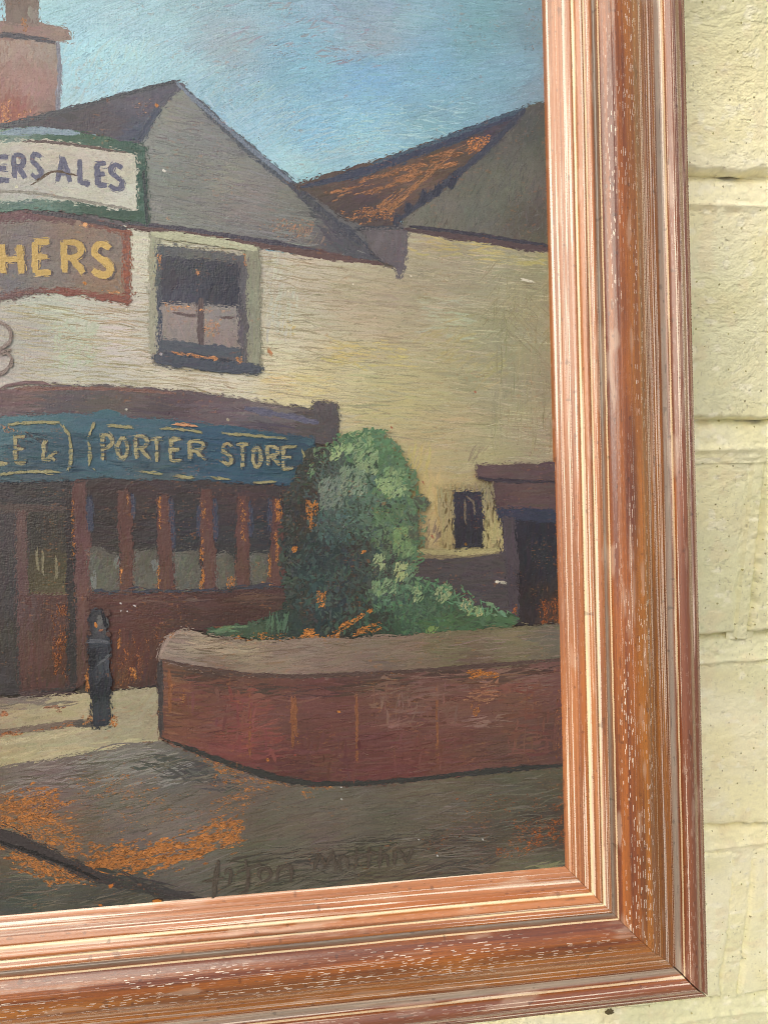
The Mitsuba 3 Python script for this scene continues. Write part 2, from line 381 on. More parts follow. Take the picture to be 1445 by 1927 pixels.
def touches(part, c, ang, L, W, rgbs, tone):
    """brush touches: centres c (n, 2), angle in radians, length, width (mm), colour and tone of each"""
    n = len(c)
    if not n:
        return
    order[0] += 1
    t = np.array([-0.5, -0.27, 0.0, 0.27, 0.5])
    prof_w = np.array([0.25, 0.85, 1.0, 0.85, 0.22])
    bend = rng.normal(0, 0.05, (n, 1)) * L[:, None]
    along = t[None] * L[:, None]
    off = bend * (1 - (2 * t[None]) ** 2)
    half = 0.5 * W[:, None] * prof_w[None] * rng.uniform(0.75, 1.25, (n, 5))
    mid = rng.normal(0, 0.10, (n, 5)) * W[:, None] + off
    ca, sa = np.cos(ang)[:, None], np.sin(ang)[:, None]
    P = []
    for s in (1, -1):
        y = mid + s * half
        x = along + rng.normal(0, 0.06, (n, 5)) * L[:, None] * (np.abs(t[None]) > 0.4)
        P.append(np.stack([c[:, :1] + x * ca - y * sa, c[:, 1:] + x * sa + y * ca], -1))
    v = np.stack(P, 2).reshape(n, 10, 2)
    k = np.arange(4)
    f0 = np.concatenate([np.stack([2 * k, 2 * k + 1, 2 * k + 3], 1), np.stack([2 * k, 2 * k + 3, 2 * k + 2], 1)])
    f = (f0[None] + 10 * np.arange(n)[:, None, None]).reshape(-1, 3)
    pig = np.repeat(np.array([pigment(r) for r in rgbs], float), 10)
    film(part, v.reshape(-1, 2), f, pig, np.repeat(tone, 10), np.repeat(rng.uniform(0.0003, 0.0019, n), 10))


def blend(c, at, cols, power=2.6):
    """colours at the points c, from colour samples on the picture"""
    at, cols = np.asarray(at, float), np.asarray(cols, float)
    d = np.linalg.norm((c[:, None] - at[None]) * [1.0, 1.25], axis=2) + 1.0
    w = d ** -power
    return (w @ cols) / w.sum(1, keepdims=True)


def fill(part, pts, at, cols, ang=0.0, spread=8.0, L=6.0, W=0.8, cover=2.2, jit=6.0, amp=0.12, base=True, over=0.25, power=3.2, tj=0.05, keep=None, soft=1.0):
    """a painted area: a ragged ground coat, then touches along ang (degrees, or a function of position)"""
    pts = np.asarray(pts, float)
    cols = [cols] if np.ndim(cols) == 1 else cols
    at = [pts.mean(0)] * 1 if at is None else at
    if len(cols) > 3:
        mean = np.mean(cols, 0)
        cols = [tuple(np.clip(mean + 1.3 * (np.asarray(q, float) - mean), 6, 250)) for q in cols]
    if base:
        poly(part, pts, np.mean(cols, 0), amp)
    shape = shapely.Polygon(pts).buffer(0)
    x0, z0, x1, z1 = shape.bounds
    x0 = max(x0, -160.0)
    inside = shapely.intersection(shape, shapely.box(x0, z0, x1, z1)).area
    want = int(cover * inside / (L * W * 0.75))
    if want < 1:
        return
    n = int(want * (x1 - x0) * (z1 - z0) / max(inside, 1e-6) * 1.05) + 4
    c = np.column_stack([rng.uniform(x0, x1, n), rng.uniform(z0, z1, n)])
    a = np.radians((ang(c) if callable(ang) else ang) + rng.normal(0, spread, n))
    ln = L * rng.lognormal(-0.1, 0.38, n)
    wd = W * (1.35 if base else 1.0) * rng.lognormal(-0.08, 0.42, n)
    tip = np.stack([np.cos(a), np.sin(a)], 1) * ln[:, None] * 0.46
    big = shape.buffer(over)
    ok = shapely.contains_xy(big, *c.T) & shapely.contains_xy(big, *(c + tip).T) & shapely.contains_xy(big, *(c - tip).T)
    if keep is not None:
        ok &= keep(c)
    c, a, ln, wd = c[ok], a[ok], ln[ok], wd[ok]
    q = np.column_stack([c * 0.06, np.zeros(len(c))])
    mot = np.stack([meshkit.noise(q, 3) + 0.5 * meshkit.noise(q * [3, 5, 1], 7), meshkit.noise(q, 4) + 0.5 * meshkit.noise(q * [3, 5, 1], 8), meshkit.noise(q, 5) + 0.5 * meshkit.noise(q * [3, 5, 1], 9)], 1) - 0.75
    rgb = blend(c, at, cols, power) + 7.0 * mot + 9.0 * mot.mean(1, keepdims=True) + rng.normal(0, jit * 0.42, (len(c), 1)) + rng.normal(0, jit * 0.22, (len(c), 3))
    touches(part, c, a, ln, wd, rgb, 1.0 + rng.normal(0, tj * 0.4, len(c)))
    if base and soft:                          # its edge is brushed out thinly over what lies beside it
        ring = np.vstack([pts, pts[:1]])
        s = np.r_[0, np.cumsum(np.linalg.norm(np.diff(ring, axis=0), axis=1))]
        m = int(s[-1] * 8.0 * soft)
        t = rng.uniform(0, s[-1], m)
        e = np.stack([np.interp(t, s, ring[:, 0]), np.interp(t, s, ring[:, 1])], 1)
        d = np.stack([np.interp(t + 0.4, s, ring[:, 0]), np.interp(t + 0.4, s, ring[:, 1])], 1) - e
        ok = (e[:, 0] > -158) & (e[:, 0] < 6) & (e[:, 1] > -8) & (e[:, 1] < 262)
        e, d = e[ok], d[ok]
        c = e + rng.normal(0, 0.46 * soft, e.shape)
        touches(part, c, np.arctan2(d[:, 1], d[:, 0]) + rng.normal(0, 0.16, len(c)), rng.uniform(0.4, 1.2, len(c)), rng.uniform(0.10, 0.24, len(c)), blend(c, at, cols, power) + rng.normal(0, jit, (len(c), 1)), 1 + rng.normal(0, 0.05, len(c)))


def scratch(part, pts, ang, cover=0.35, dark=16.0, light=14.0, at=None, cols=(120, 120, 120), W=0.17, L=5.0, spread=5.0):
    """the bristle marks of a dry brush: thin darker and lighter lines drawn over a painted area"""
    for s in (-0.6 * dark, 0.32 * light):
        cc = np.clip(np.atleast_2d(cols).astype(float) + s, 4, 250)
        fill(part, pts, at if at is not None else None, [tuple(v) for v in cc], ang=ang, spread=spread, L=L, W=W, cover=0.55 * cover, jit=8, base=False, over=0.1)


def ribbon(part, pts, width, rgb, rough=0.10, tone=1.0, taper=0.6, smooth=True, step=0.35, soft=1.0):
    rough = rough * 0.3
    """one loaded stroke along a line; width a number or one per point (mm)"""
    p = np.asarray(pts, float)
    if len(p) > 2 and smooth:
        for _ in range(2):                     # round the corners
            q = [p[0]]
            for a, b in zip(p[:-1], p[1:]):
                q += [0.75 * a + 0.25 * b, 0.25 * a + 0.75 * b]
            p = np.array(q[:1] + q[1:] + [p[-1]])
    s = np.r_[0, np.cumsum(np.linalg.norm(np.diff(p, axis=0), axis=1))]
    n = max(4, int(s[-1] / step))
    t = np.linspace(0, s[-1], n + 1)
    q = np.stack([np.interp(t, s, p[:, 0]), np.interp(t, s, p[:, 1])], 1)
    d = np.gradient(q, axis=0)
    nrm = np.stack([d[:, 1], -d[:, 0]], 1) / np.maximum(np.linalg.norm(d, axis=1, keepdims=True), 1e-9)
    w = np.interp(t, np.linspace(0, s[-1], len(np.atleast_1d(width))), np.atleast_1d(width)) * 0.5
    e = np.minimum(t, s[-1] - t) / max(0.25 * s[-1], 1e-6)
    w = w * (1 - taper * (1 - np.clip(e, 0, 1)) ** 2)
    order[0] += 1
    k = np.arange(n)
    w = w * (1 + 0.5 * (meshkit.noise(np.stack([t * 0.22, t * 0 + order[0], t * 0 + 2], 1)) - 0.5) * (s[-1] > 12))
    L = q + nrm * (w + rng.normal(0, rough, n + 1))[:, None]
    R = q - nrm * (w + rng.normal(0, rough, n + 1))[:, None]
    v = np.stack([L, R], 1).reshape(-1, 2)
    f = np.concatenate([np.stack([2 * k, 2 * k + 1, 2 * k + 3], 1), np.stack([2 * k, 2 * k + 3, 2 * k + 2], 1)])
    tn = tone * (1 + 0.10 * (meshkit.noise(np.stack([t * 0.5, t * 0 + order[0], t * 0], 1)) - 0.5))
    film(part, v, f, pigment(rgb), np.repeat(tn, 2), 0.0)
    if soft and s[-1] > 1.5:                   # bristle marks that feather its two sides
        m = int(s[-1] * 4.5 * soft)
        u = rng.uniform(0.02, 0.98, m) * n
        i = np.minimum(u.astype(int), n - 1)
        side = rng.choice([-1.0, 1.0], m) * (0.82 + 0.30 * np.abs(rng.normal(0, 1, m)))
        c = q[i] + nrm[i] * (side * np.maximum(w[i], 0.12) + rng.normal(0, 0.06, m))[:, None]
        a = np.arctan2(d[i, 1], d[i, 0]) + rng.normal(0, 0.10, m)
        touches(part, c, a, rng.uniform(0.7, 2.4, m), rng.uniform(0.13, 0.30, m), np.tile(np.asarray(rgb, float), (m, 1)) + rng.normal(0, 5, (m, 1)), tone * (1 + rng.normal(0, 0.05, m)))


def flecks(part, pts, rgb, n, size=0.5, ang=0.0, stretch=2.0, clump=0.5, scale=0.3, jit=14.0, seed=0, spread=18.0, grow=0.0):
    """where the paint has missed or worn: many small ragged specks of the board's colour inside an outline"""
    shape = shapely.Polygon(pts).buffer(grow)
    x0, z0, x1, z1 = shape.bounds
    n, size, scale = int(n * 3.6), size * 0.36, scale * 1.9
    m = n * 7
    c = np.column_stack([rng.uniform(x0, x1, m), rng.uniform(z0, z1, m)])
    ca, sa = math.cos(math.radians(ang)), math.sin(math.radians(ang))
    r = np.stack([(c[:, 0] * ca + c[:, 1] * sa) * scale / stretch, (-c[:, 0] * sa + c[:, 1] * ca) * scale * 1.5, np.full(m, seed * 1.7)], 1)
    edge = np.clip(shapely.distance(shapely.points(c), shape.boundary) / (0.22 * math.sqrt(shape.area) + 1e-6), 0, 1)
    ok = shapely.contains_xy(shape, *c.T) & (0.42 * meshkit.noise(r, 3) + 0.33 * meshkit.noise(r * 2.7, 4) + 0.25 * meshkit.noise(r * 7.0, 5) > clump + (0.22 + 0.05 * grow) * (1 - edge))
    c = c[ok][:n]
    k = len(c)
    if not k:
        return
    s = size * rng.lognormal(-0.15, 0.5, k)
    a = np.radians(ang + rng.normal(0, spread, k))
    touches(part, c, a, s * stretch, s, np.where(rng.random((k, 1)) < 0.28, 0.68, 1.0) * np.asarray(rgb, float) + rng.normal(0, jit, (k, 1)) * [1, 0.7, 0.4], 1 + rng.normal(0, 0.08, k))


GLYPH = {
    'A': [[(0, 0), (0.48, 1)], [(0.48, 1), (1, 0)], [(0.2, 0.33), (0.8, 0.33)]],
    'E': [[(0.08, 1), (0.06, 0)], [(0.06, 1), (0.95, 1.02)], [(0.06, 0.52), (0.82, 0.54)], [(0.06, 0.0), (1, 0.02)]],
    'H': [[(0.05, 1), (0.05, 0)], [(0.9, 1), (0.98, 0)], [(0.05, 0.48), (0.95, 0.5)]],
    'L': [[(0.1, 1), (0.08, 0.0)], [(0.08, 0.02), (1, 0.0)]],
    'O': [[(0.5, 1), (0.1, 0.72), (0.06, 0.3), (0.45, 0), (0.88, 0.25), (0.93, 0.7), (0.5, 1)]],
    'P': [[(0.1, 1), (0.12, 0)], [(0.1, 1), (0.75, 0.98), (0.98, 0.72), (0.7, 0.5), (0.15, 0.45)]],
    'R': [[(0.06, 1), (0.1, 0)], [(0.06, 1), (0.7, 1.02), (0.98, 0.76), (0.7, 0.52), (0.12, 0.48)], [(0.42, 0.5), (1, 0)]],
    'S': [[(0.95, 0.86), (0.62, 1.02), (0.2, 0.95), (0.1, 0.68), (0.55, 0.5), (0.95, 0.34), (0.9, 0.06), (0.45, -0.02), (0.02, 0.16)]],
    'T': [[(0, 0.97), (1, 1)], [(0.52, 0.98), (0.5, 0)]],
    '&': [[(0.35, 1.0), (0.16, 0.8), (0.3, 0.55), (0.12, 0.28), (0.15, 0.05), (0.5, 0.08), (0.75, 0.36), (1.0, 0.42)], [(0.5, 0.28), (0.86, 0.0)]],
}


def letter(part, ch, box, w, rgb, rough=0.10, shadow=None, shift=(0.45, -0.1)):
    (xa, za), (xb, zb) = box
    for pas in ((1, 0) if shadow is not None else (0,)):
        for line in GLYPH[ch]:
            p = np.array(line, float)
            p = np.stack([xa + p[:, 0] * (xb - xa), zb + p[:, 1] * (za - zb)], 1)
            if pas:
                ribbon(part, p + shift, w * 0.9, shadow, rough, 1.0, 0.3, soft=0.5)
            else:
                ribbon(part, p, w * rng.uniform(0.9, 1.08), rgb, rough, rng.uniform(0.94, 1.05), 0.25, soft=0.4)

RUST = (184, 116, 54)
RUST_PALE = (205, 140, 90)

# --- toned ground over the whole board
poly('painted_ground_coat', [(-214.9,266.0),(8.8,286.6),(1.2,-21.4),(-220.9,-2.3)], (104,92,82), 0.05)

# --- sky
S = 'painted_sky'
SKY_AT = [(-123.0,215.3),(-123.3,200.5),(-87.1,224.1),(-87.6,204.8),(-68.8,190.3),(-83.8,195.3),(-63.0,198.9),(-48.6,213.6),(-48.3,226.3),(-31.3,217.3),(-31.6,203.0),(-19.4,223.7),(-4.4,228.8),(-3.3,212.9),(-19.8,207.8),(-10.7,218.4),(-68.2,216.8),(-106.0,214.9),(-103.1,227.3),(-178.8,213.7),(-179.4,187.8),(-75.5,253.9),(-3.7,259.3),(-57.6,192.1)]
SKY = [(158, 208, 225), (165, 211, 225), (152, 183, 199), (147, 194, 215), (158, 205, 221), (156, 203, 221), (138, 194, 221), (132, 186, 220), (152, 183, 201), (132, 185, 215), (137, 183, 204), (131, 174, 194), (131, 169, 187), (131, 167, 183), (137, 181, 200), (135, 179, 200), (138, 185, 209), (160, 205, 221), (158, 202, 218), (158, 205, 223), (160, 199, 214), (140, 182, 202), (124, 163, 182), (147, 194, 214)]
fill(S, [(-212.7,262.4),(8.2,282.2),(5.4,168.1),(-214.9,163.8)],
     SKY_AT, SKY,
     ang=lambda c: 22 + 16 * np.sin(c[:, 0] * 0.04) + 12 * np.sin(c[:, 1] * 0.07), spread=22, L=4.5, W=0.45, cover=2.4, jit=3.5, amp=0.05)
fill(S, [(-85.9,220.0),(-56.9,223.0),(-36.7,232.7),(-76.0,235.8),(-89.7,230.8)], None, (153,164,180), ang=20, spread=20, L=4.5, W=0.5, cover=0.10, jit=6, base=False)
fill(S, [(-65.3,221.9),(-45.5,223.7),(-42.8,218.1),(-68.2,215.4)], None, (146,155,172), ang=12, spread=18, L=4, W=0.5, cover=0.22, jit=6, base=False)
fill(S, [(-96.9,209.2),(-68.9,186.2),(-61.9,187.1),(-90.2,209.5)], None, (164,206,222), ang=-42, spread=20, L=4, W=0.5, cover=0.8, jit=5, base=False)
flecks(S, [(-7.2,237.4),(-1.5,237.7),(-1.3,221.8),(-6.8,224.4)], (142,89,56), 90, 0.22, 60, 1.8, 0.5, 0.6)
flecks(S, [(-79.0,224.6),(-48.3,224.9),(-49.9,219.2),(-76.5,215.0)], (151,129,134), 130, 0.18, 5, 4, 0.5, 0.4)
flecks(S, [(-68.6,198.7),(-46.1,201.0),(-46.3,192.5),(-68.8,191.7)], (164,147,147), 110, 0.18, 5, 3, 0.5, 0.4)
flecks(S, [(-80.5,217.6),(-77.5,217.7),(-77.0,192.8),(-79.7,194.1)], (121,89,78), 60, 0.16, 60, 2, 0.5, 0.5)

scratch(S, [(-143.0,230.2),(0.3,239.3),(-0.4,208.7),(-68.9,185.5),(-98.2,211.2),(-143.7,197.0)], lambda c: 16 + 14 * np.sin(c[:, 0] * 0.04) + 10 * np.sin(c[:, 1] * 0.07), 0.30, 20, 16, SKY_AT, SKY)
fill('painted_sky', [(-98.2,208.4),(-87.7,200.7),(-68.9,186.9),(-49.1,193.1),(-25.9,201.1),(-19.8,210.7),(-60.1,206.0),(-84.7,214.6),(-103.3,217.7)], None, (162,202,214), ang=lambda c: 20 + 20 * np.sin(c[:, 0] * 0.05), spread=10, L=4, W=0.22, cover=0.22, jit=6, base=False, over=1.0)
fill('painted_sky', [(-127.4,219.1),(-103.2,223.2),(-99.5,211.8),(-127.8,203.0)], None, (168,206,214), ang=60, spread=18, L=3.5, W=0.22, cover=0.24, jit=6, base=False, over=1.0)
fill('painted_sky', [(-68.3,212.6),(-31.3,218.7),(-22.7,210.6),(-57.4,199.2)], None, (132,184,212), ang=18, spread=20, L=4, W=0.35, cover=0.35, jit=6, base=False, over=1.0)

# --- chimney
S = 'painted_chimney'
fill(S, [(-145.7,220.5),(-128.7,220.9),(-128.8,201.0),(-134.9,198.0),(-146.3,195.6)], [(-140.8,217.1),(-130.6,217.6),(-134.6,208.1),(-139.8,202.5),(-130.3,202.9),(-142.2,209.0)],
     [(158,138,128), (150,136,126), (160,128,122), (150,100,92), (142,118,112), (158,124,116)], ang=85, spread=25, L=3.5, W=0.6, cover=2.2, jit=6)
fill(S, [(-145.6,223.7),(-134.3,224.1),(-125.6,223.0),(-125.3,220.3),(-129.3,219.8),(-134.4,220.3),(-145.7,220.0)], [(-138.1,222.5),(-128.0,221.8)], [(138,112,108), (142,124,116)], ang=-4, spread=8, L=3.5, W=0.5, jit=6)
ribbon(S, [(-144.4,220.6),(-136.9,220.7),(-128.8,219.6)], 1.0, (72,72,84), 0.2)
fill(S, [(-140.5,239.6),(-132.9,240.2),(-133.0,224.1),(-140.6,223.7)], [(-138.6,226.5),(-134.8,226.7),(-136.7,227.9)], [(120,104,98), (134,128,122), (96,76,74)], ang=88, spread=8, L=4, W=0.6, jit=5)
ribbon(S, [(-128.3,219.7),(-127.9,211.1),(-128.9,201.4)], 0.7, (128,132,148), 0.25)
flecks(S, [(-142.3,203.7),(-139.7,206.5),(-139.3,198.5),(-142.5,197.7)], RUST_PALE, 50, 0.35, 85, 2.5, 0.42, 0.5)
flecks(S, [(-138.6,201.9),(-134.8,202.7),(-134.6,199.4),(-138.7,198.3)], RUST_PALE, 30, 0.3, 60, 2, 0.42, 0.5)
flecks(S, [(-137.0,225.2),(-135.3,225.3),(-135.4,220.0),(-136.9,219.9)], RUST, 30, 0.35, 85, 2, 0.4, 0.5)

# --- left roof and gable
S = 'painted_gable'
poly(S, [(-110.5,194.3),(-98.2,209.1),(-79.7,192.7),(-68.9,184.8),(-57.8,183.7),(-41.0,175.7),(-20.7,173.3),(-20.8,169.0),(-112.3,171.2)], (103,102,104), 0.15)
poly(S, [(-214.2,194.1),(-142.5,197.1),(-106.5,195.6),(-105.7,171.4),(-112.3,171.2),(-214.8,168.9)], (103,97,101), 0.15)
fill(S, [(-98.9,209.8),(-96.6,208.5),(-79.7,193.4),(-62.1,178.0),(-47.6,166.1),(-63.8,167.0),(-108.3,173.4),(-108.9,194.4),(-103.6,204.1)],
     [(-99.7,202.9),(-104.0,190.5),(-88.0,186.9),(-95.9,196.2),(-80.1,177.5),(-104.3,176.9),(-69.2,172.2),(-56.8,168.3),(-63.6,175.1),(-73.2,180.5)],
     [(126,132,124), (130,137,132), (130,135,127), (124,129,127), (126,125,122), (132,135,132), (101,99,104), (88,90,98), (101,102,104), (122,123,120)],
     ang=-12, spread=16, L=3.6, W=0.42, cover=2.4, jit=6, amp=0.15)
fill(S, [(-74.7,174.9),(-63.5,177.2),(-58.1,171.1),(-69.3,168.0),(-77.5,172.0)], None, (132,116,104), ang=62, spread=10, L=3, W=0.25, cover=0.35, jit=8, base=False)
flecks(S, [(-104.3,176.2),(-74.7,174.9),(-77.5,171.3),(-104.4,174.1)], RUST_PALE, 40, 0.25, -8, 3, 0.5, 0.4)
flecks(S, [(-77.4,175.5),(-64.9,178.6),(-63.7,171.0),(-76.2,170.7)], (191,133,93), 150, 0.24, 62, 4, 0.40, 0.4, spread=6)
S = 'painted_roof'
fill(S, [(-147.5,196.9),(-142.5,198.0),(-129.1,201.6),(-115.4,206.1),(-100.2,210.8),(-97.4,210.1),(-101.2,206.9),(-104.2,203.4),(-108.3,195.1),(-109.8,194.3),(-119.5,196.4),(-127.2,197.2),(-142.5,196.3)],
     [(-134.9,199.0),(-123.3,200.3),(-111.5,205.1),(-115.6,199.5),(-103.6,208.2),(-109.7,197.1)], [(72,72,82), (76,76,84), (84,86,96), (80,78,86), (80,82,96), (70,80,98)], ang=12, spread=18, L=3.6, W=0.5, cover=2.4, jit=6)
ribbon(S, [(-145.0,197.0),(-129.1,201.6),(-115.4,206.1),(-98.2,211.5)], 0.8, (70,76,86), 0.25)
flecks(S, [(-111.5,206.5),(-103.5,208.9),(-105.0,204.0),(-109.7,199.1)], RUST_PALE, 22, 0.22, 30, 2, 0.5, 0.4)
ribbon(S, [(-104.7,205.1),(-104.0,204.1)], 0.8, RUST, 0.15)
ribbon(S, [(-108.9,195.5),(-106.1,200.6),(-103.6,204.1)], 1.5, (66,76,96), 0.3)
ribbon(S, [(-97.9,209.8),(-87.7,199.9),(-77.0,190.6),(-68.9,184.5)], [1.0, 1.8, 2.2, 2.2], (78,86,100), 0.3)
ribbon(S, [(-99.5,210.8),(-90.3,202.6),(-79.7,193.4),(-69.6,185.4)], 0.7, (112,126,146), 0.3)
ribbon(S, [(-71.0,185.8),(-60.8,176.6),(-51.1,169.0),(-46.6,165.4)], [2.2, 2.4, 2.0, 1.2], (70,74,88), 0.25)
fill(S, [(-68.9,184.8),(-58.0,174.6),(-47.6,165.9),(-58.2,167.1),(-65.0,175.1)], None, (76,78,88), ang=-42, spread=10, L=3, W=0.5, cover=1.2, jit=5, base=False)

scratch('painted_gable', [(-98.9,209.1),(-79.7,192.7),(-62.2,177.3),(-63.8,168.2),(-108.3,174.0),(-108.5,193.7)], -9, 0.45, 22, 20, None, (124, 128, 128))

# --- the second gable on the right
S = 'painted_gable'
fill(S, [(-7.2,207.7),(-4.9,209.4),(7.2,211.2),(6.2,169.6),(-0.9,170.0),(-20.7,172.6),(-41.0,174.0),(-40.9,177.4),(-27.6,188.2),(-15.6,198.2)],
     [(-3.5,204.2),(-11.4,189.4),(-23.5,179.0),(-4.2,176.6),(-35.2,175.1),(-14.1,199.5)], [(89,90,85), (107,105,93), (104,102,93), (94,88,79), (109,109,99), (98,96,89)],
     ang=70, spread=40, L=2.6, W=0.42, cover=2.4, jit=6)
flecks(S, [(-11.3,193.8),(-0.7,197.1),(-1.2,176.7),(-11.8,173.6)], (117,84,61), 60, 0.2, 60, 2, 0.5, 0.3)
scratch('painted_gable', [(-4.9,209.1),(1.1,210.2),(0.1,170.3),(-20.7,172.9),(-39.5,174.6),(-27.6,187.5)], 68, 0.25, 16, 14, None, (98, 96, 90), spread=16, L=2.2)
S = 'painted_roof'
fill(S, [(-69.5,185.3),(-49.1,191.7),(-27.4,199.6),(-7.2,208.0),(-8.8,204.3),(-17.1,196.7),(-27.6,187.8),(-40.2,177.9),(-44.6,174.8),(-51.0,174.6),(-57.9,177.8),(-65.5,183.2)],
     [(-57.8,185.1),(-49.4,179.7),(-37.8,188.6),(-27.5,194.6),(-15.5,202.3),(-46.4,186.2),(-57.9,179.5)], [(88,74,70), (78,70,70), (98,80,70), (92,76,68), (80,74,78), (92,76,70), (78,68,68)],
     ang=lambda c: 18 + 26 * np.clip((-c[:, 0] - 30) / 60, 0, 1) * rng.random(len(c)), spread=9, L=4.5, W=0.4, cover=2.4, jit=8)
flecks(S, [(-63.4,184.7),(-37.7,192.8),(-20.0,198.9),(-26.1,191.8),(-43.6,185.6),(-57.9,179.5)], (168,114,76), 800, 0.30, 17, 5, 0.40, 0.3, spread=6)
flecks(S, [(-49.4,179.4),(-30.4,194.5),(-27.5,194.6),(-43.8,178.5)], (170,118,78), 300, 0.26, 40, 8, 0.36, 0.35, spread=4)
flecks(S, [(-23.0,199.8),(-15.6,200.8),(-18.6,195.7),(-23.1,194.8)], (200,128,72), 120, 0.34, 25, 2.5, 0.34, 0.4)
flecks(S, [(-57.9,178.8),(-45.1,182.0),(-41.7,175.7),(-55.2,175.4)], (180,118,72), 200, 0.3, 12, 2.5, 0.42, 0.4)
ribbon(S, [(-68.1,184.8),(-57.7,187.4),(-46.3,191.1),(-30.3,197.7),(-20.0,202.1),(-6.5,207.9)], [1.0, 1.6, 2.0, 2.1, 2.1, 1.8], (62,70,90), 0.22)
ribbon(S, [(-49.1,191.6),(-30.3,198.5),(-6.4,208.4)], 0.6, (72,90,108), 0.2)
ribbon(S, [(-6.8,207.7),(-17.1,197.0),(-27.6,188.1),(-42.1,176.8)], [1.4, 1.4, 1.6, 1.2], (66,70,84), 0.25)
for q in ([(-26.4,189.2),(-28.3,185.7)], [(-30.9,186.7),(-32.1,183.3)], [(-35.0,184.7),(-35.9,181.2)], [(-39.1,181.4),(-40.3,178.8)], [(-42.0,178.2),(-43.3,175.1)]):
    ribbon(S, q, 1.6, (56,60,76), 0.25)
ribbon(S, [(-53.8,174.3),(-46.7,174.4),(-39.8,174.3)], 1.0, (64,66,76), 0.2)

# --- the rendered walls
S = 'painted_wall'
fill(S, [(-215.1,156.2),(-143.5,154.6),(-112.9,172.6),(-104.4,171.4),(-80.3,167.8),(-63.8,166.5),(-47.7,164.5),(-42.4,162.2),(-39.6,174.0),(-20.7,172.2),(-0.9,169.4),(6.2,168.4),(4.1,85.7),(-62.9,87.7),(-60.3,127.6),(-66.8,126.9),(-92.1,130.2),(-111.9,132.0),(-131.3,132.5),(-144.0,131.8),(-215.7,128.5)],
     [(-136.1,144.0),(-124.6,146.8),(-116.9,141.4),(-111.3,160.4),(-109.6,146.9),(-98.7,132.6),(-69.5,161.1),(-75.4,144.3),(-55.7,155.7),(-58.9,136.0),(-35.5,164.5),(-20.9,161.9),(-6.2,156.3),(-36.0,144.5),(-21.6,136.0),(-6.7,136.0),(-45.0,127.5),(-36.6,118.9),(-22.1,114.5),(-7.2,115.7),(-37.1,99.0),(-34.3,93.3),(-50.9,117.7),(-18.0,101.5),(-89.3,134.0),(-70.2,130.4),(-77.7,163.7),(-168.4,143.9)],
     [(176,171,160), (190,193,173), (197,190,178), (199,197,178), (193,191,173), (201,197,173), (192,184,161), (203,197,168), (183,174,147), (196,186,150), (170,161,135), (164,157,130), (162,155,128), (176,167,135), (168,161,131), (162,155,128), (188,175,135), (182,168,131), (172,163,131), (168,157,131), (190,173,123), (183,168,126), (192,180,143), (177,166,127), (203,198,175), (202,192,154), (187,181,164), (185,181,165)],
     ang=lambda c: -4 - 5 * np.sin(c[:, 0] * 0.03), spread=6, L=8, W=0.36, cover=2.8, jit=6, amp=0.10, tj=0.05)
fill(S, [(-130.9,150.7),(-119.9,150.8),(-119.6,136.0),(-131.8,137.4)], None, (183,192,171), ang=70, spread=30, L=4, W=0.6, cover=0.8, jit=4, base=False)
fill(S, [(-20.9,164.7),(-0.8,162.2),(-1.1,121.5),(-13.0,124.4),(-18.4,144.6)], None, (156,148,122), ang=50, spread=35, L=5, W=0.3, cover=0.7, jit=7, base=False)
fill(S, [(-15.2,156.2),(-1.0,156.4),(-1.3,143.3),(-14.0,144.7)], None, (144,133,115), ang=-45, spread=5, L=7, W=0.16, cover=0.35, jit=5, base=False)
fill(S, [(-26.6,111.7),(-20.5,119.5),(-18.3,117.3),(-24.4,110.2)], None, (145,131,112), ang=62, spread=5, L=5, W=0.16, cover=0.5, jit=5, base=False)
fill(S, [(-16.8,150.4),(-13.8,150.4),(-15.5,112.9),(-18.5,113.0)], None, (147,140,116), ang=88, spread=3, L=12, W=0.16, cover=0.4, jit=5, base=False)
flecks(S, [(-77.7,163.7),(-72.2,163.8),(-73.9,149.9),(-76.6,149.9)], (170,127,105), 40, 0.16, 80, 3, 0.5, 0.4)
flecks(S, [(-10.1,118.6),(-1.1,118.5),(-1.3,110.5),(-8.8,110.7)], (148,106,84), 50, 0.18, 80, 3, 0.5, 0.4)
flecks(S, [(-117.9,154.9),(-105.7,171.4),(-105.3,133.3),(-118.4,133.3)], (202,178,163), 120, 0.16, 20, 3, 0.5, 0.3)
flecks(S, [(-75.2,151.3),(-69.7,151.3),(-69.9,144.4),(-75.4,144.3)], (188,167,109), 40, 0.4, 0, 3, 0.4, 0.3)
fill(S, [(-46.9,107.7),(-32.4,110.3),(-30.1,88.1),(-41.6,87.8)], None, (194,176,124), ang=85, spread=25, L=4, W=0.6, cover=1.0, jit=6, base=False)
fill(S, [(-39.3,96.2),(-30.5,98.9),(-30.0,88.9),(-37.3,89.1)], None, (142,127,105), ang=85, spread=15, L=3, W=0.4, cover=0.4, jit=6, base=False)
ribbon(S, [(-77.5,142.2),(-76.6,140.4)], 0.6, (182,120,79), 0.12)
for q in ([(-45.8,121.6),(-45.3,121.0)], [(-51.1,109.5),(-50.7,108.8)], [(-37.6,106.9),(-37.0,105.9)], [(-35.5,92.4),(-34.9,91.3)], [(-22.7,131.0),(-22.3,130.4)]):
    ribbon(S, q, 0.5, (167,104,78), 0.1)

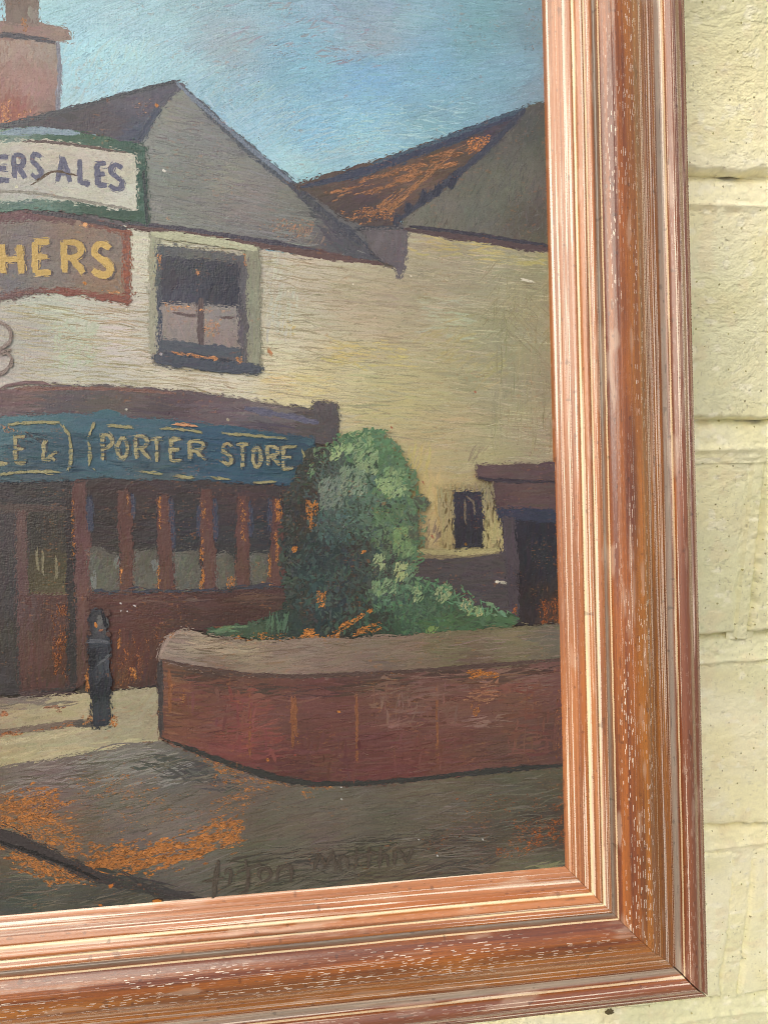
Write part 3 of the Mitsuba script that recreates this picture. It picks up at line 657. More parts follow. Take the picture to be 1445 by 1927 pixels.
for q, col, a in (([(-64.3,144.4),(-41.7,143.1),(-39.0,137.4),(-61.7,137.4)], (200,184,122), -4), ([(-37.1,155.9),(-21.1,154.7),(-22.8,144.6),(-37.3,147.4)], (176,178,150), -3), ([(-41.0,172.9),(-1.4,168.7),(-1.5,165.1),(-38.3,168.7)], (184,170,112), -5), ([(-77.6,166.5),(-69.4,165.3),(-69.9,144.4),(-78.1,144.3)], (196,196,178), 80),
                  ([(-58.3,164.1),(-41.3,161.5),(-44.4,153.0),(-58.5,155.6)], (168,158,134), -5), ([(-28.2,103.1),(-31.8,107.5),(-17.8,108.7),(-16.4,105.7)], (178,164,118), 0), ([(-48.2,110.6),(-36.6,117.5),(-34.2,99.0),(-41.4,99.1)], (190,174,116), 75), ([(-79.7,136.0),(-59.0,133.2),(-59.1,127.6),(-75.7,130.5)], (206,192,140), -5), ([(-38.8,144.5),(-27.1,150.3),(-12.7,137.4),(-21.7,130.3)], (176,164,118), 30)):
    fill(S, q, None, col, ang=a, spread=10, L=5, W=0.36, cover=0.55, jit=7, base=False, over=1.5)
scratch(S, [(-104.4,170.7),(-47.7,163.5),(-41.0,172.2),(-0.7,168.7),(-0.6,111.3),(-59.3,119.2),(-60.5,127.9),(-92.0,130.5),(-111.9,132.2),(-144.0,132.0),(-143.5,153.3),(-112.7,153.6)], -5, 0.30, 30, 20, None, (176, 166, 136), L=7, spread=4)
scratch(S, [(-16.5,161.9),(-0.1,162.2),(-1.3,112.7),(-17.7,113.0)], 88, 0.14, 26, 18, None, (160, 150, 116), L=8, spread=3)
scratch(S, [(-23.7,167.5),(0.0,165.1),(-0.6,141.8),(-21.4,144.6)], 48, 0.12, 26, 22, None, (160, 150, 116), L=6, spread=4)
scratch(S, [(-13.7,156.2),(-0.2,156.4),(-0.7,136.0),(-14.0,141.8)], -45, 0.16, 28, 16, None, (150, 138, 108), L=6, spread=3)

# --- downpipe head between the gables
S = 'painted_downpipe'
fill(S, [(-51.8,173.8),(-39.8,174.3),(-40.6,168.6),(-41.2,163.7),(-42.5,161.2),(-43.3,163.6),(-44.8,165.0),(-46.6,165.4),(-49.7,168.7)], [(-45.4,171.4),(-42.7,164.3)], [(101,96,101), (96,90,99)], ang=85, spread=14, L=3, W=0.5, cover=2.2, jit=6)


# --- eaves lines
S = 'painted_eaves'
ribbon(S, [(-112.5,173.4),(-101.7,172.6),(-80.3,169.8),(-63.8,167.0),(-46.7,164.8)], [1.5, 1.7, 1.9, 1.7, 1.2], (98,74,74), 0.2)
ribbon(S, [(-112.2,174.2),(-101.7,173.4),(-80.3,170.7),(-63.8,168.2)], 0.7, (72,70,84), 0.2)
ribbon(S, [(-41.0,174.3),(-20.7,172.3),(0.1,169.5)], [1.2, 1.7, 2.0], (88,72,74), 0.2)
ribbon(S, [(-39.5,175.2),(-20.7,173.3),(0.1,170.6)], 0.7, (66,64,74), 0.2)

# --- upper signboard
S = 'painted_upper_sign'
fill(S, [(-193.5,192.1),(-142.5,196.3),(-134.9,197.0),(-127.3,196.7),(-118.3,195.4),(-107.6,193.6),(-107.5,174.3),(-112.2,175.0),(-126.4,177.1),(-135.3,177.6),(-143.0,176.4),(-193.9,174.5)],
     [(-140.0,195.2),(-127.3,195.3),(-109.1,184.9),(-117.4,176.5),(-135.4,177.4)], [(104,132,122), (62,98,80), (58,92,82), (62,92,80), (88,122,110)], ang=-6, spread=9, L=4, W=0.5, cover=2.4, jit=6)
fill(S, [(-191.2,189.9),(-142.6,193.3),(-136.2,194.1),(-128.6,194.2),(-119.6,192.7),(-110.0,191.3),(-110.2,177.8),(-117.4,178.7),(-126.4,179.8),(-135.3,180.0),(-142.9,179.0),(-191.5,176.4)],
     [(-140.1,189.2),(-129.9,192.2),(-117.2,186.0),(-112.1,179.4),(-135.3,181.4),(-123.7,181.7)], [(182,184,170), (188,186,170), (190,188,172), (198,198,186), (176,182,172), (188,190,176)], ang=-6, spread=22, L=3, W=0.5, cover=2.6, jit=6)
ribbon(S, [(-155.3,180.0),(-139.0,181.8),(-126.4,180.0),(-111.5,177.7)], 0.5, (140,138,130), 0.2)
ribbon(S, [(-137.5,194.1),(-128.6,194.2),(-111.8,192.1)], 0.35, (96,82,80), 0.15)
ribbon(S, [(-142.5,195.9),(-132.4,197.1),(-123.4,196.5)], 1.2, (128,150,168), 0.3)
SL = 'painted_upper_sign__lettering'
INK = (92, 94, 122)
for ch, box in (('E', [(-144.4,189.8),(-140.6,184.1)]), ('R', [(-139.6,190.5),(-136.8,184.8)]), ('S', [(-135.4,191.0),(-132.8,185.0)]), ('A', [(-129.2,190.5),(-126.0,184.2)]), ('L', [(-123.8,190.0),(-121.2,183.9)]), ('E', [(-119.6,189.1),(-117.1,183.5)]), ('S', [(-116.6,188.9),(-113.1,182.7)])):
    letter(SL, ch, box, 1.25, INK, 0.10)
ribbon(S, [(-135.0,183.2),(-132.6,185.4),(-130.4,186.7),(-127.5,186.6),(-124.9,185.8)], 0.22, (84,66,52), 0.04)
ribbon(S, [(-139.2,182.8),(-138.7,182.3)], 0.8, (206,206,180), 0.1)
ribbon(S, [(-108.0,187.6),(-107.5,174.1)], 0.5, (50,62,68), 0.2)

# --- lower signboard
S = 'painted_lower_sign'
fill(S, [(-193.9,173.2),(-143.0,175.3),(-135.4,176.3),(-126.5,175.5),(-111.9,172.3),(-112.3,153.9),(-114.7,154.3),(-126.9,156.4),(-135.9,156.0),(-143.5,154.2),(-194.4,154.0)],
     [(-140.5,174.6),(-127.8,174.6),(-113.3,163.1),(-124.3,156.2),(-140.9,155.2)], [(112,80,82), (110,78,76), (142,82,64), (130,76,66), (112,80,80)], ang=-6, spread=8, L=4, W=0.5, cover=2.4, jit=6)
fill(S, [(-191.6,171.4),(-143.0,173.0),(-135.4,173.8),(-126.5,173.3),(-113.9,170.9),(-114.2,156.0),(-119.2,156.4),(-126.9,157.7),(-135.8,157.6),(-143.4,156.2),(-192.0,155.9)],
     [(-140.6,170.6),(-124.0,171.0),(-117.6,167.1),(-133.2,160.1),(-140.9,157.3),(-117.8,159.0)], [(122,114,110), (134,116,102), (128,116,110), (126,116,110), (114,110,112), (136,116,98)], ang=-8, spread=40, L=2.6, W=0.5, cover=2.4, jit=6)
ribbon(S, [(-135.4,176.3),(-126.5,175.6),(-112.5,172.6)], 0.9, (70,66,74), 0.25)
flecks(S, [(-135.4,175.5),(-117.4,174.9),(-115.6,171.7),(-130.4,173.5)], RUST_PALE, 40, 0.28, -10, 3, 0.46, 0.4)
ribbon(S, [(-123.2,173.1),(-122.1,173.7)], 0.9, (216,160,104), 0.15)
ribbon(S, [(-123.5,158.9),(-122.7,158.3)], 0.7, RUST, 0.15)
flecks(S, [(-119.8,157.6),(-114.6,157.0),(-114.6,155.5),(-119.2,156.0)], RUST_PALE, 26, 0.3, -8, 2, 0.4, 0.4)
flecks(S, [(-126.5,172.9),(-114.3,171.2),(-114.6,157.0),(-124.3,157.5)], (98,88,84), 110, 0.16, 40, 2.5, 0.5, 0.4)
SL = 'painted_lower_sign__lettering'
for ch, box in (('H', [(-142.9,168.0),(-138.1,160.8)]), ('E', [(-135.2,168.7),(-131.2,161.0)]), ('R', [(-128.3,168.8),(-123.3,161.2)]), ('S', [(-121.2,168.6),(-116.5,160.6)])):
    letter(SL, ch, box, 1.5, (196,162,92), 0.10, (92,80,82), (0.75, -0.25))

# --- the sash window above the shop front
S = 'painted_sash_window'
fill(S, [(-106.5,171.4),(-104.4,170.7),(-105.1,141.5),(-107.2,141.5)], None, (158,158,138), ang=88, spread=5, L=4, W=0.5, jit=5)
fill(S, [(-82.8,168.9),(-79.5,168.4),(-79.9,137.7),(-83.2,138.2)], [(-82.3,155.3),(-80.3,155.4)], [(134,136,116), (150,150,130)], ang=88, spread=4, L=5, W=0.5, jit=5)
ribbon(S, [(-106.5,171.4),(-93.8,170.3),(-79.8,168.1)], 1.5, (182,184,156), 0.2)
fill(S, [(-105.0,168.4),(-93.9,167.5),(-83.0,166.1),(-83.3,137.9),(-94.5,138.8),(-105.3,140.9)], [(-104.5,167.3),(-83.1,163.6),(-91.2,167.6),(-83.6,144.3),(-105.0,146.9)], [(86,90,98), (94,92,98), (96,96,98), (94,90,94), (70,76,92)], ang=80, spread=20, L=4, W=0.6, jit=5)
fill(S, [(-104.0,165.4),(-93.9,164.8),(-84.8,163.9),(-84.8,152.6),(-86.1,152.3),(-94.2,153.3),(-104.2,153.4)], [(-100.7,160.6),(-88.7,158.0),(-98.2,155.2)], [(60,62,76), (58,60,72), (66,70,86)], ang=75, spread=18, L=3.5, W=0.6, jit=5)
fill(S, [(-104.0,153.4),(-95.3,153.0),(-95.5,142.0),(-104.3,143.4)], [(-101.0,149.7),(-99.7,144.2)], [(146,136,132), (138,130,126)], ang=85, spread=20, L=3, W=0.5, jit=6)
fill(S, [(-93.7,153.0),(-85.6,152.6),(-85.6,141.5),(-93.9,142.3)], [(-91.6,149.7),(-89.0,144.3)], [(144,138,136), (142,130,124)], ang=85, spread=20, L=3, W=0.5, jit=6)
ribbon(S, [(-94.5,155.2),(-94.7,142.6)], 1.3, (92,78,80), 0.2)
fill(S, [(-104.5,144.2),(-95.5,142.9),(-84.8,141.8),(-84.3,139.9),(-95.6,140.9),(-104.8,142.3)], None, (78,86,98), ang=-6, spread=6, L=4, W=0.5, jit=5)
ribbon(S, [(-100.9,151.3),(-98.0,150.5),(-95.3,150.5)], 0.5, (98,82,84), 0.15)
ribbon(S, [(-90.0,150.3),(-86.2,150.1)], 0.35, (98,82,84), 0.12)
ribbon(S, [(-104.9,140.4),(-94.5,139.3),(-83.8,137.9)], 1.6, (54,58,70), 0.2)
fill(S, [(-106.6,140.4),(-103.8,140.4),(-91.9,138.5),(-79.4,137.4),(-80.0,135.7),(-91.9,136.8),(-103.9,137.9),(-106.2,138.7)], None, (70,78,92), ang=-6, spread=5, L=4, W=0.5, cover=2.4, jit=5)
flecks(S, [(-103.8,154.3),(-99.5,154.0),(-95.5,153.1),(-86.1,152.5),(-86.2,151.2),(-103.6,151.7)], RUST_PALE, 60, 0.35, 0, 1.6, 0.40, 0.4)
flecks(S, [(-93.7,149.7),(-89.4,149.8),(-89.5,145.6),(-93.9,144.2)], RUST_PALE, 70, 0.3, 85, 2.2, 0.42, 0.4)
flecks(S, [(-102.2,141.5),(-90.5,139.9),(-90.8,139.0),(-102.0,140.7)], RUST_PALE, 40, 0.4, -8, 3, 0.38, 0.4)
flecks(S, [(-86.1,140.1),(-84.0,140.4),(-84.3,138.2),(-85.9,138.5)], RUST_PALE, 26, 0.4, 0, 1.6, 0.36, 0.4)
flecks(S, [(-105.1,166.2),(-104.0,166.0),(-104.1,161.9),(-104.9,162.1)], RUST_PALE, 18, 0.4, 85, 2, 0.35, 0.4)
flecks(S, [(-83.6,167.1),(-82.5,166.9),(-82.6,163.6),(-83.4,163.6)], RUST_PALE, 18, 0.3, 85, 2, 0.35, 0.4)
flecks(S, [(-95.8,162.7),(-94.0,162.3),(-94.0,160.7),(-95.4,160.7)], RUST_PALE, 14, 0.4, 60, 1.5, 0.33, 0.4)
ribbon(S, [(-105.0,140.9),(-104.5,140.4)], 0.8, (170,166,172), 0.1)

# --- ironwork scroll at the left edge
S = 'painted_scroll'
ribbon(S, [(-144.8,148.5),(-142.8,148.5),(-141.1,146.4),(-141.2,143.7),(-143.2,141.9),(-145.0,142.4)], 0.45, (136,120,114), 0.15)
ribbon(S, [(-145.0,140.8),(-142.8,141.3),(-141.2,141.6)], 0.45, (136,120,114), 0.15)
ribbon(S, [(-145.1,135.5),(-143.4,135.8),(-141.3,137.6),(-141.0,139.7),(-142.3,140.8),(-143.8,140.3)], 0.45, (136,120,114), 0.15)
ribbon(S, [(-147.5,144.0),(-145.0,142.4),(-143.2,141.9)], 0.45, (136,120,114), 0.15)

# --- cornice over the shop front
S = 'painted_cornice'
fill(S, [(-215.7,128.5),(-144.0,131.4),(-131.3,132.4),(-111.9,131.8),(-92.1,130.0),(-75.8,127.4),(-66.2,126.0),(-65.6,128.2),(-60.0,127.6),(-60.2,117.2),(-67.0,118.4),(-92.2,122.0),(-118.6,124.7),(-144.1,124.6),(-215.8,122.2)],
     [(-136.4,130.7),(-112.0,129.9),(-78.6,125.6),(-131.4,128.0),(-92.1,126.4),(-78.7,121.5),(-105.5,124.5),(-131.5,126.0),(-63.2,123.4)], [(112,88,90), (100,88,90), (116,106,104), (84,78,86), (98,86,92), (78,72,82), (84,74,80), (80,74,80), (82,76,80)],
     ang=-5, spread=4, L=8, W=0.5, cover=2.4, jit=8)
fill(S, [(-66.7,128.1),(-60.0,127.6),(-60.2,117.5),(-65.0,118.4),(-66.2,124.8)], None, (80,76,82), ang=85, spread=30, L=3, W=0.5, cover=1.3, jit=5, base=False)
ribbon(S, [(-84.0,126.6),(-73.1,124.6),(-64.9,122.6)], 1.2, (92,92,114), 0.3)
ribbon(S, [(-140.2,131.8),(-118.4,132.0),(-101.4,130.6)], 0.5, (120,86,80), 0.2)
ribbon(S, [(-88.7,123.9),(-87.9,123.4)], 0.7, (150,142,124), 0.1)
ribbon(S, [(-113.9,126.7),(-113.4,126.3)], 0.6, (176,170,160), 0.1)

# --- fascia with its lettering
S = 'painted_fascia'
fill(S, [(-215.8,121.9),(-144.1,124.5),(-131.5,125.1),(-118.6,124.8),(-92.2,122.2),(-66.3,118.4),(-66.4,105.3),(-81.8,106.2),(-95.3,107.2),(-119.0,108.8),(-128.0,108.1),(-144.5,107.7),(-216.1,108.9)],
     [(-139.1,124.1),(-131.7,116.0),(-118.8,117.1),(-92.4,115.4),(-78.9,112.5),(-70.6,115.1),(-105.9,109.5),(-136.9,108.7)], [(70,108,120), (58,92,108), (58,96,114), (54,90,110), (54,88,104), (52,80,98), (68,94,104), (64,90,102)],
     ang=-3, spread=4, L=7, W=0.5, cover=2.6, jit=5)
ribbon(S, [(-193.1,105.9),(-144.5,107.9),(-137.0,107.6),(-128.0,107.9),(-119.0,108.2),(-95.3,107.0),(-70.8,105.1)], 0.9, (48,48,58), 0.25)
ribbon(S, [(-83.2,105.9),(-70.8,104.7)], 1.2, (44,46,62), 0.3)
fill(S, [(-134.1,121.1),(-132.8,121.1),(-132.2,117.8),(-136.7,118.0),(-141.7,120.8)], None, (44,62,74), ang=-25, spread=10, L=2.5, W=0.25, cover=0.6, jit=5, base=False)
SL = 'painted_fascia__lettering'
GOLD, SHADE = (160, 152, 112), (54, 62, 74)
for ch, box in (('L', [(-146.5,118.8),(-142.6,113.2)]), ('E', [(-140.9,119.7),(-138.2,113.4)]), ('&', [(-134.8,118.7),(-130.7,113.7)]), ('P', [(-120.0,120.1),(-117.1,113.6)]), ('O', [(-116.3,119.5),(-113.3,113.8)]), ('R', [(-111.8,119.5),(-108.3,113.9)]), ('T', [(-107.8,119.0),(-105.0,113.0)]), ('E', [(-103.1,118.8),(-100.2,113.2)]), ('R', [(-98.5,118.2),(-94.2,113.3)]),
                ('S', [(-90.1,117.5),(-87.4,112.1)]), ('T', [(-86.3,117.3),(-83.3,111.4)]), ('O', [(-82.4,116.7),(-79.9,111.1)]), ('R', [(-78.7,116.6),(-75.4,111.6)]), ('E', [(-74.6,116.3),(-71.8,110.8)])):
    letter(SL, ch, box, 0.72, GOLD, 0.12, SHADE, (0.5, 0.1))
for q, w in (([(-129.1,122.4),(-128.2,121.0),(-127.4,119.8)], 0.55), ([(-127.4,119.4),(-127.3,115.9),(-127.4,113.2),(-128.0,111.4)], 0.6), ([(-121.6,122.8),(-122.0,121.8),(-122.9,119.6)], 0.45), ([(-122.8,117.7),(-122.7,115.8),(-122.9,112.3)], 0.7), ([(-69.2,115.4),(-68.7,113.4),(-69.6,109.5)], 0.5),
             ([(-141.7,122.9),(-135.3,123.5),(-129.7,123.2)], 0.5), ([(-144.5,110.4),(-138.2,111.1),(-130.3,110.9)], 0.55), ([(-118.0,122.4),(-115.4,122.2),(-112.2,121.9)], 0.5), ([(-104.9,121.6),(-99.6,121.3),(-95.0,120.3)], 0.4), ([(-89.6,120.1),(-82.8,119.6),(-73.3,118.5)], 0.45), ([(-109.8,110.6),(-107.2,110.2),(-105.5,109.8)], 0.45),
             ([(-101.9,109.3),(-97.2,108.9)], 0.55), ([(-92.3,108.8),(-88.5,108.1)], 0.4), ([(-82.0,107.3),(-76.3,107.3)], 0.5), ([(-73.3,116.3),(-71.1,116.5)], 0.4), ([(-122.2,111.8),(-121.4,111.0)], 0.4), ([(-169.2,109.3),(-156.9,110.0),(-147.0,110.4)], 0.5)):
    ribbon(SL, q, w * 0.75, (146, 142, 104), 0.10, taper=0.9)
fill(SL, [(-144.2,120.8),(-70.5,118.6),(-70.7,109.6),(-144.4,111.5)], None, (58,90,106), ang=-3, spread=4, L=3, W=0.16, cover=0.16, jit=8, base=False)
flecks(S, [(-144.2,123.0),(-141.7,122.7),(-136.7,120.7),(-143.0,120.8)], RUST_PALE, 18, 0.25, -20, 2, 0.4, 0.5)
ribbon(S, [(-101.6,122.6),(-96.3,122.2)], 0.35, (196,140,100), 0.1)

# --- the shop front: doors, mullions, panes, stall riser
S = 'painted_shop_front'
fill(S, [(-216.1,108.9),(-144.5,107.7),(-128.0,108.1),(-119.0,108.6),(-92.6,107.1),(-65.3,105.3),(-65.9,78.8),(-71.5,78.7),(-124.2,80.1),(-128.0,55.6),(-217.3,57.9)],
     [(-137.0,106.0),(-137.1,103.4),(-112.5,105.5),(-85.9,104.3),(-119.2,98.3),(-99.5,97.8),(-79.3,95.9),(-142.3,96.2),(-142.9,69.7)], [(60,57,60), (60,57,60), (64,55,57), (68,57,57), (57,52,53), (51,51,55), (51,53,58), (66,58,62), (60,55,57)],
     ang=-2, spread=8, L=5, W=0.6, cover=2.2, jit=5)
fill(S, [(-216.2,104.8),(-144.6,102.9),(-128.4,101.9),(-128.5,100.2),(-144.7,100.8),(-216.3,102.5)], None, (80,68,66), ang=-1, spread=3, L=6, W=0.4, jit=5)
fill(S, [(-216.3,102.2),(-144.7,100.5),(-139.9,100.4),(-140.9,58.4),(-145.7,58.4),(-217.2,61.7)], [(-143.5,96.2),(-142.0,82.9),(-143.5,69.7)], [(69,62,66), (64,60,64), (60,55,55)], ang=88, spread=10, L=4, W=0.6, jit=5)
fill(S, [(-140.3,101.2),(-138.4,101.1),(-138.4,80.1),(-140.6,80.2)], [(-139.1,96.1),(-139.4,82.8)], [(97,75,71), (93,69,69)], ang=88, spread=4, L=5, W=0.5, jit=6)
fill(S, [(-137.9,100.6),(-128.0,100.4),(-128.4,79.7),(-137.6,79.8)], [(-136.0,96.0),(-130.9,95.9),(-133.6,87.9),(-132.5,81.9)], [(60,57,53), (66,60,55), (71,64,51), (80,73,53)], ang=85, spread=12, L=4, W=0.6, jit=5)
fill(S, [(-136.4,90.0),(-128.4,90.5),(-128.4,80.0),(-136.6,80.6)], [(-133.6,87.9),(-132.5,81.9)], [(73,66,49), (86,77,55)], ang=5, spread=12, L=4, W=0.5, jit=4)
for q in ([(-136.1,91.4),(-135.8,86.4)], [(-134.6,90.9),(-134.7,85.3)], [(-131.5,89.2),(-131.4,84.1)]):
    ribbon(S, q, 0.22, (119,112,88), 0.05, taper=0.9)
ribbon(S, [(-136.8,80.5),(-132.5,80.0),(-128.3,80.3)], 0.5, (101,92,68), 0.15)
fill(S, [(-140.5,80.2),(-128.4,79.7),(-127.9,56.9),(-140.4,56.3)], [(-139.0,76.1),(-132.6,75.9),(-136.7,64.0),(-130.3,63.7),(-134.3,57.3)], [(90,66,66), (84,57,53), (90,60,57), (84,53,46), (77,53,49)], ang=88, spread=6, L=5, W=0.5, jit=6)
fill(S, [(-128.3,107.2),(-126.8,107.2),(-127.2,56.9),(-129.0,57.0)], None, (53,47,49), ang=88, spread=5, L=5, W=0.5, jit=4)
fill(S, [(-126.6,108.1),(-124.2,108.1),(-123.5,94.3),(-123.3,79.5),(-123.8,59.4),(-126.7,56.8),(-126.5,87.7)], [(-125.6,102.5),(-124.9,89.0),(-124.9,75.6),(-125.2,63.5)], [(93,64,62), (99,68,68), (99,69,66), (88,62,55)], ang=88, spread=4, L=6, W=0.6, jit=6)
# panes
for q in ([(-123.3,90.3),(-121.7,91.1),(-120.7,91.6),(-119.4,90.2),(-116.6,89.6),(-116.0,80.6),(-122.5,80.6),(-123.2,84.9)], [(-113.2,89.7),(-110.5,90.4),(-106.8,90.6),(-106.3,80.5),(-112.3,80.2),(-113.0,84.6)], [(-102.9,89.4),(-99.7,89.8),(-96.5,90.0),(-96.5,80.2),(-102.3,80.1)],
          [(-92.5,88.3),(-89.8,89.3),(-87.7,87.8),(-87.0,80.9),(-91.9,80.0)], [(-83.6,88.3),(-81.1,89.0),(-78.7,88.7),(-78.8,80.9),(-83.2,81.3)]):
    fill(S, q, q[:3], [(98,97,92), (92,90,83), (78,74,70)], ang=80, spread=25, L=2.6, W=0.5, cover=2.2, jit=9)
for q in ([(-117.6,89.0),(-116.1,89.5),(-116.1,86.3),(-117.9,86.6)], [(-108.5,87.7),(-106.6,88.4),(-106.7,84.4),(-108.3,84.7)], [(-122.9,85.6),(-121.9,85.9),(-122.2,80.8),(-123.0,81.1)]):
    fill(S, q, None, (112,114,115), ang=80, spread=20, L=2, W=0.4, cover=1.8, jit=8, base=False)
for q in ([(-123.0,104.5),(-122.9,95.7)], [(-112.6,104.9),(-112.6,98.4)], [(-103.2,104.0),(-102.9,90.5)], [(-92.2,103.1),(-92.1,92.1)], [(-83.2,102.6),(-83.2,93.2)], [(-95.9,101.8),(-96.1,93.6)], [(-77.9,102.8),(-78.0,94.4)]):
    ribbon(S, q, 1.3, (58,64,82), 0.25, taper=0.8)
for a, b in (((226,928), (233,1122)), ((301,932), (312,1122)), ((381,925), (394,1122)), ((455,930), (460,1118)), ((512,938), (524,1110))):
    pass
for q in ([(-115.9,105.6),(-113.6,105.6),(-113.0,87.3),(-113.2,78.9),(-116.3,79.0),(-115.5,90.1)], [(-106.1,104.1),(-104.1,104.4),(-103.0,84.2),(-102.9,78.5),(-106.1,78.6),(-106.1,89.8)], [(-95.3,105.6),(-93.2,105.8),(-92.7,89.4),(-92.5,78.1),(-95.4,78.2),(-95.4,89.4)],
          [(-85.9,103.6),(-84.0,103.6),(-84.4,78.3),(-87.1,78.4)], [(-77.2,102.7),(-75.0,102.7),(-74.7,80.5),(-78.9,80.3),(-77.6,87.5)]):
    fill(S, q, q[:2], [(95,64,60), (90,62,58)], ang=88, spread=4, L=5, W=0.5, cover=2.2, jit=6)
for q, k in (([(-106.5,104.2),(-105.2,104.2),(-105.7,95.2),(-106.3,95.2)], 40), ([(-95.5,104.0),(-94.3,103.7),(-95.4,79.9),(-96.5,79.9)], 110), ([(-96.4,84.0),(-95.0,83.9),(-95.4,79.6),(-96.7,79.6)], 50), ([(-77.2,103.0),(-74.7,103.0),(-75.2,96.5),(-77.1,96.5)], 110), ([(-77.4,94.4),(-75.8,94.4),(-76.0,86.1),(-77.3,86.1)], 50), ([(-78.9,88.7),(-77.8,88.6),(-78.0,81.3),(-79.1,81.3)], 40),
             ([(-113.9,104.9),(-113.3,104.9),(-113.4,102.2),(-113.9,102.2)], 12), ([(-116.1,86.7),(-115.3,86.7),(-115.8,79.3),(-116.3,79.3)], 26), ([(-127.6,103.8),(-126.6,103.8),(-127.0,87.7),(-127.7,87.8)], 30), ([(-89.7,82.9),(-87.0,83.4),(-87.3,80.2),(-89.5,79.9)], 40), ([(-81.0,81.5),(-78.0,81.4),(-78.0,80.3),(-81.0,80.4)], 24), ([(-85.9,102.9),(-84.0,102.9),(-84.3,91.9),(-85.9,91.9)], 40), ([(-106.9,87.1),(-105.9,87.0),(-106.3,80.3),(-107.1,80.3)], 24)):
    flecks(S, q, RUST, k, 0.3, 88, 2.4, 0.40, 0.5)
fill(S, [(-123.3,80.9),(-115.7,80.3),(-87.8,80.4),(-75.5,80.8),(-73.5,78.8),(-106.6,78.6),(-123.3,79.0)], [(-119.7,79.9),(-102.6,79.6),(-82.4,79.9)], [(58,62,82), (60,60,75), (55,55,68)], ang=1, spread=4, L=4, W=0.5, cover=1.2, jit=6, base=False)
fill(S, [(-123.6,79.5),(-93.3,78.7),(-71.4,79.7),(-69.5,74.7),(-73.7,72.1),(-90.8,69.4),(-100.8,69.7),(-104.4,69.0),(-106.9,64.0),(-106.9,54.4),(-119.8,53.5),(-123.7,60.7)], [(-115.8,76.6),(-93.3,75.7),(-75.7,76.3),(-113.4,68.3),(-116.2,60.3),(-108.4,57.2),(-90.7,71.4)],
     [(84,55,53), (79,51,49), (77,53,51), (82,51,44), (84,53,42), (71,49,46), (69,47,46)], ang=lambda c: np.where(c[:, 1] > 70, -2.0, 80.0), spread=6, L=5.5, W=0.5, cover=2.4, jit=6)
fill(S, [(-115.8,79.3),(-87.9,78.2),(-74.2,79.1),(-74.3,76.3),(-106.7,76.2),(-119.7,77.4)], None, (95,68,64), ang=1, spread=3, L=7, W=0.3, cover=0.5, jit=6, base=False)
flecks(S, [(-119.3,68.6),(-106.7,72.1),(-107.1,55.8),(-119.2,55.1)], (150,86,46), 170, 0.22, 85, 3, 0.47, 0.35)
flecks(S, [(-117.0,70.9),(-116.0,70.9),(-116.3,65.8),(-117.1,65.8)], RUST, 16, 0.35, 85, 2.5, 0.3, 0.4)
flecks(S, [(-114.2,60.9),(-112.0,60.8),(-112.6,57.2),(-113.9,57.3)], RUST, 26, 0.35, 80, 2, 0.4, 0.4)
flecks(S, [(-135.1,77.3),(-128.5,78.4),(-128.7,58.3),(-134.3,58.6)], (160,92,48), 180, 0.22, 86, 4, 0.47, 0.4)
flecks(S, [(-125.1,59.5),(-123.4,63.4),(-123.6,55.3),(-125.1,55.4)], RUST, 60, 0.4, 85, 2, 0.36, 0.4)
flecks(S, [(-106.7,74.8),(-102.8,69.2),(-105.6,63.9),(-108.8,68.1)], (150,86,46), 40, 0.22, 60, 2, 0.47, 0.4)
ribbon(S, [(-119.7,54.6),(-113.7,54.9),(-106.9,55.5)], 1.4, (55,47,46), 0.3)
ribbon(S, [(-141.1,55.8),(-134.4,55.1),(-126.7,54.7)], 1.4, (77,60,60), 0.3)
for q in ([(-116.3,77.4),(-115.8,77.1)], [(-113.0,76.7),(-112.3,76.3)], [(-114.6,75.3),(-114.3,75.0)], [(-116.1,75.5),(-115.9,75.2)]):
    ribbon(S, q, 0.35, (196,190,190), 0.06)

# --- plinth, little window and porch on the right
S = 'painted_plinth'
fill(S, [(-46.0,87.2),(-28.6,86.5),(-13.9,87.2),(-12.9,68.1),(-23.2,70.0),(-40.5,77.8)], [(-37.4,83.4),(-19.9,84.2),(-18.7,72.7)], [(82,74,74), (80,72,74), (72,66,68)], ang=-4, spread=8, L=6, W=0.5, cover=2.2, jit=6)
ribbon(S, [(-41.7,86.9),(-28.6,86.5),(-16.9,87.3)], 0.9, (124,112,84), 0.3)
ribbon(S, [(-18.5,79.3),(-17.4,79.1)], 0.7, (214,208,190), 0.15)
ribbon(S, [(-17.1,79.0),(-15.3,78.6)], 0.35, (170,164,150), 0.15)
S = 'painted_small_window'
fill(S, [(-33.7,105.8),(-16.4,106.5),(-16.1,87.0),(-33.0,87.2)], [(-31.2,103.2),(-19.4,105.1),(-18.9,92.8),(-30.7,90.3)], [(156,148,108), (146,138,104), (168,158,110), (162,150,104)], ang=85, spread=12, L=4, W=0.5, cover=1.6, jit=6, base=False)
ribbon(S, [(-40.2,88.3),(-28.6,87.4),(-16.8,87.9)], 1.3, (160,150,106), 0.25)
fill(S, [(-29.0,103.7),(-21.8,103.6),(-22.0,88.9),(-29.2,88.8)], [(-25.4,100.2),(-25.6,91.6)], [(54,54,66), (48,47,52)], ang=88, spread=10, L=3.5, W=0.5, jit=5)
for q in ([(-26.5,100.9),(-26.4,95.2)], [(-25.1,101.9),(-23.9,100.9),(-23.7,98.0)]):
    ribbon(S, q, 0.25, (112,100,86), 0.06, taper=0.9)
ribbon(S, [(-26.7,89.9),(-26.1,89.3)], 0.7, (120,84,40), 0.12)
S = 'painted_porch'
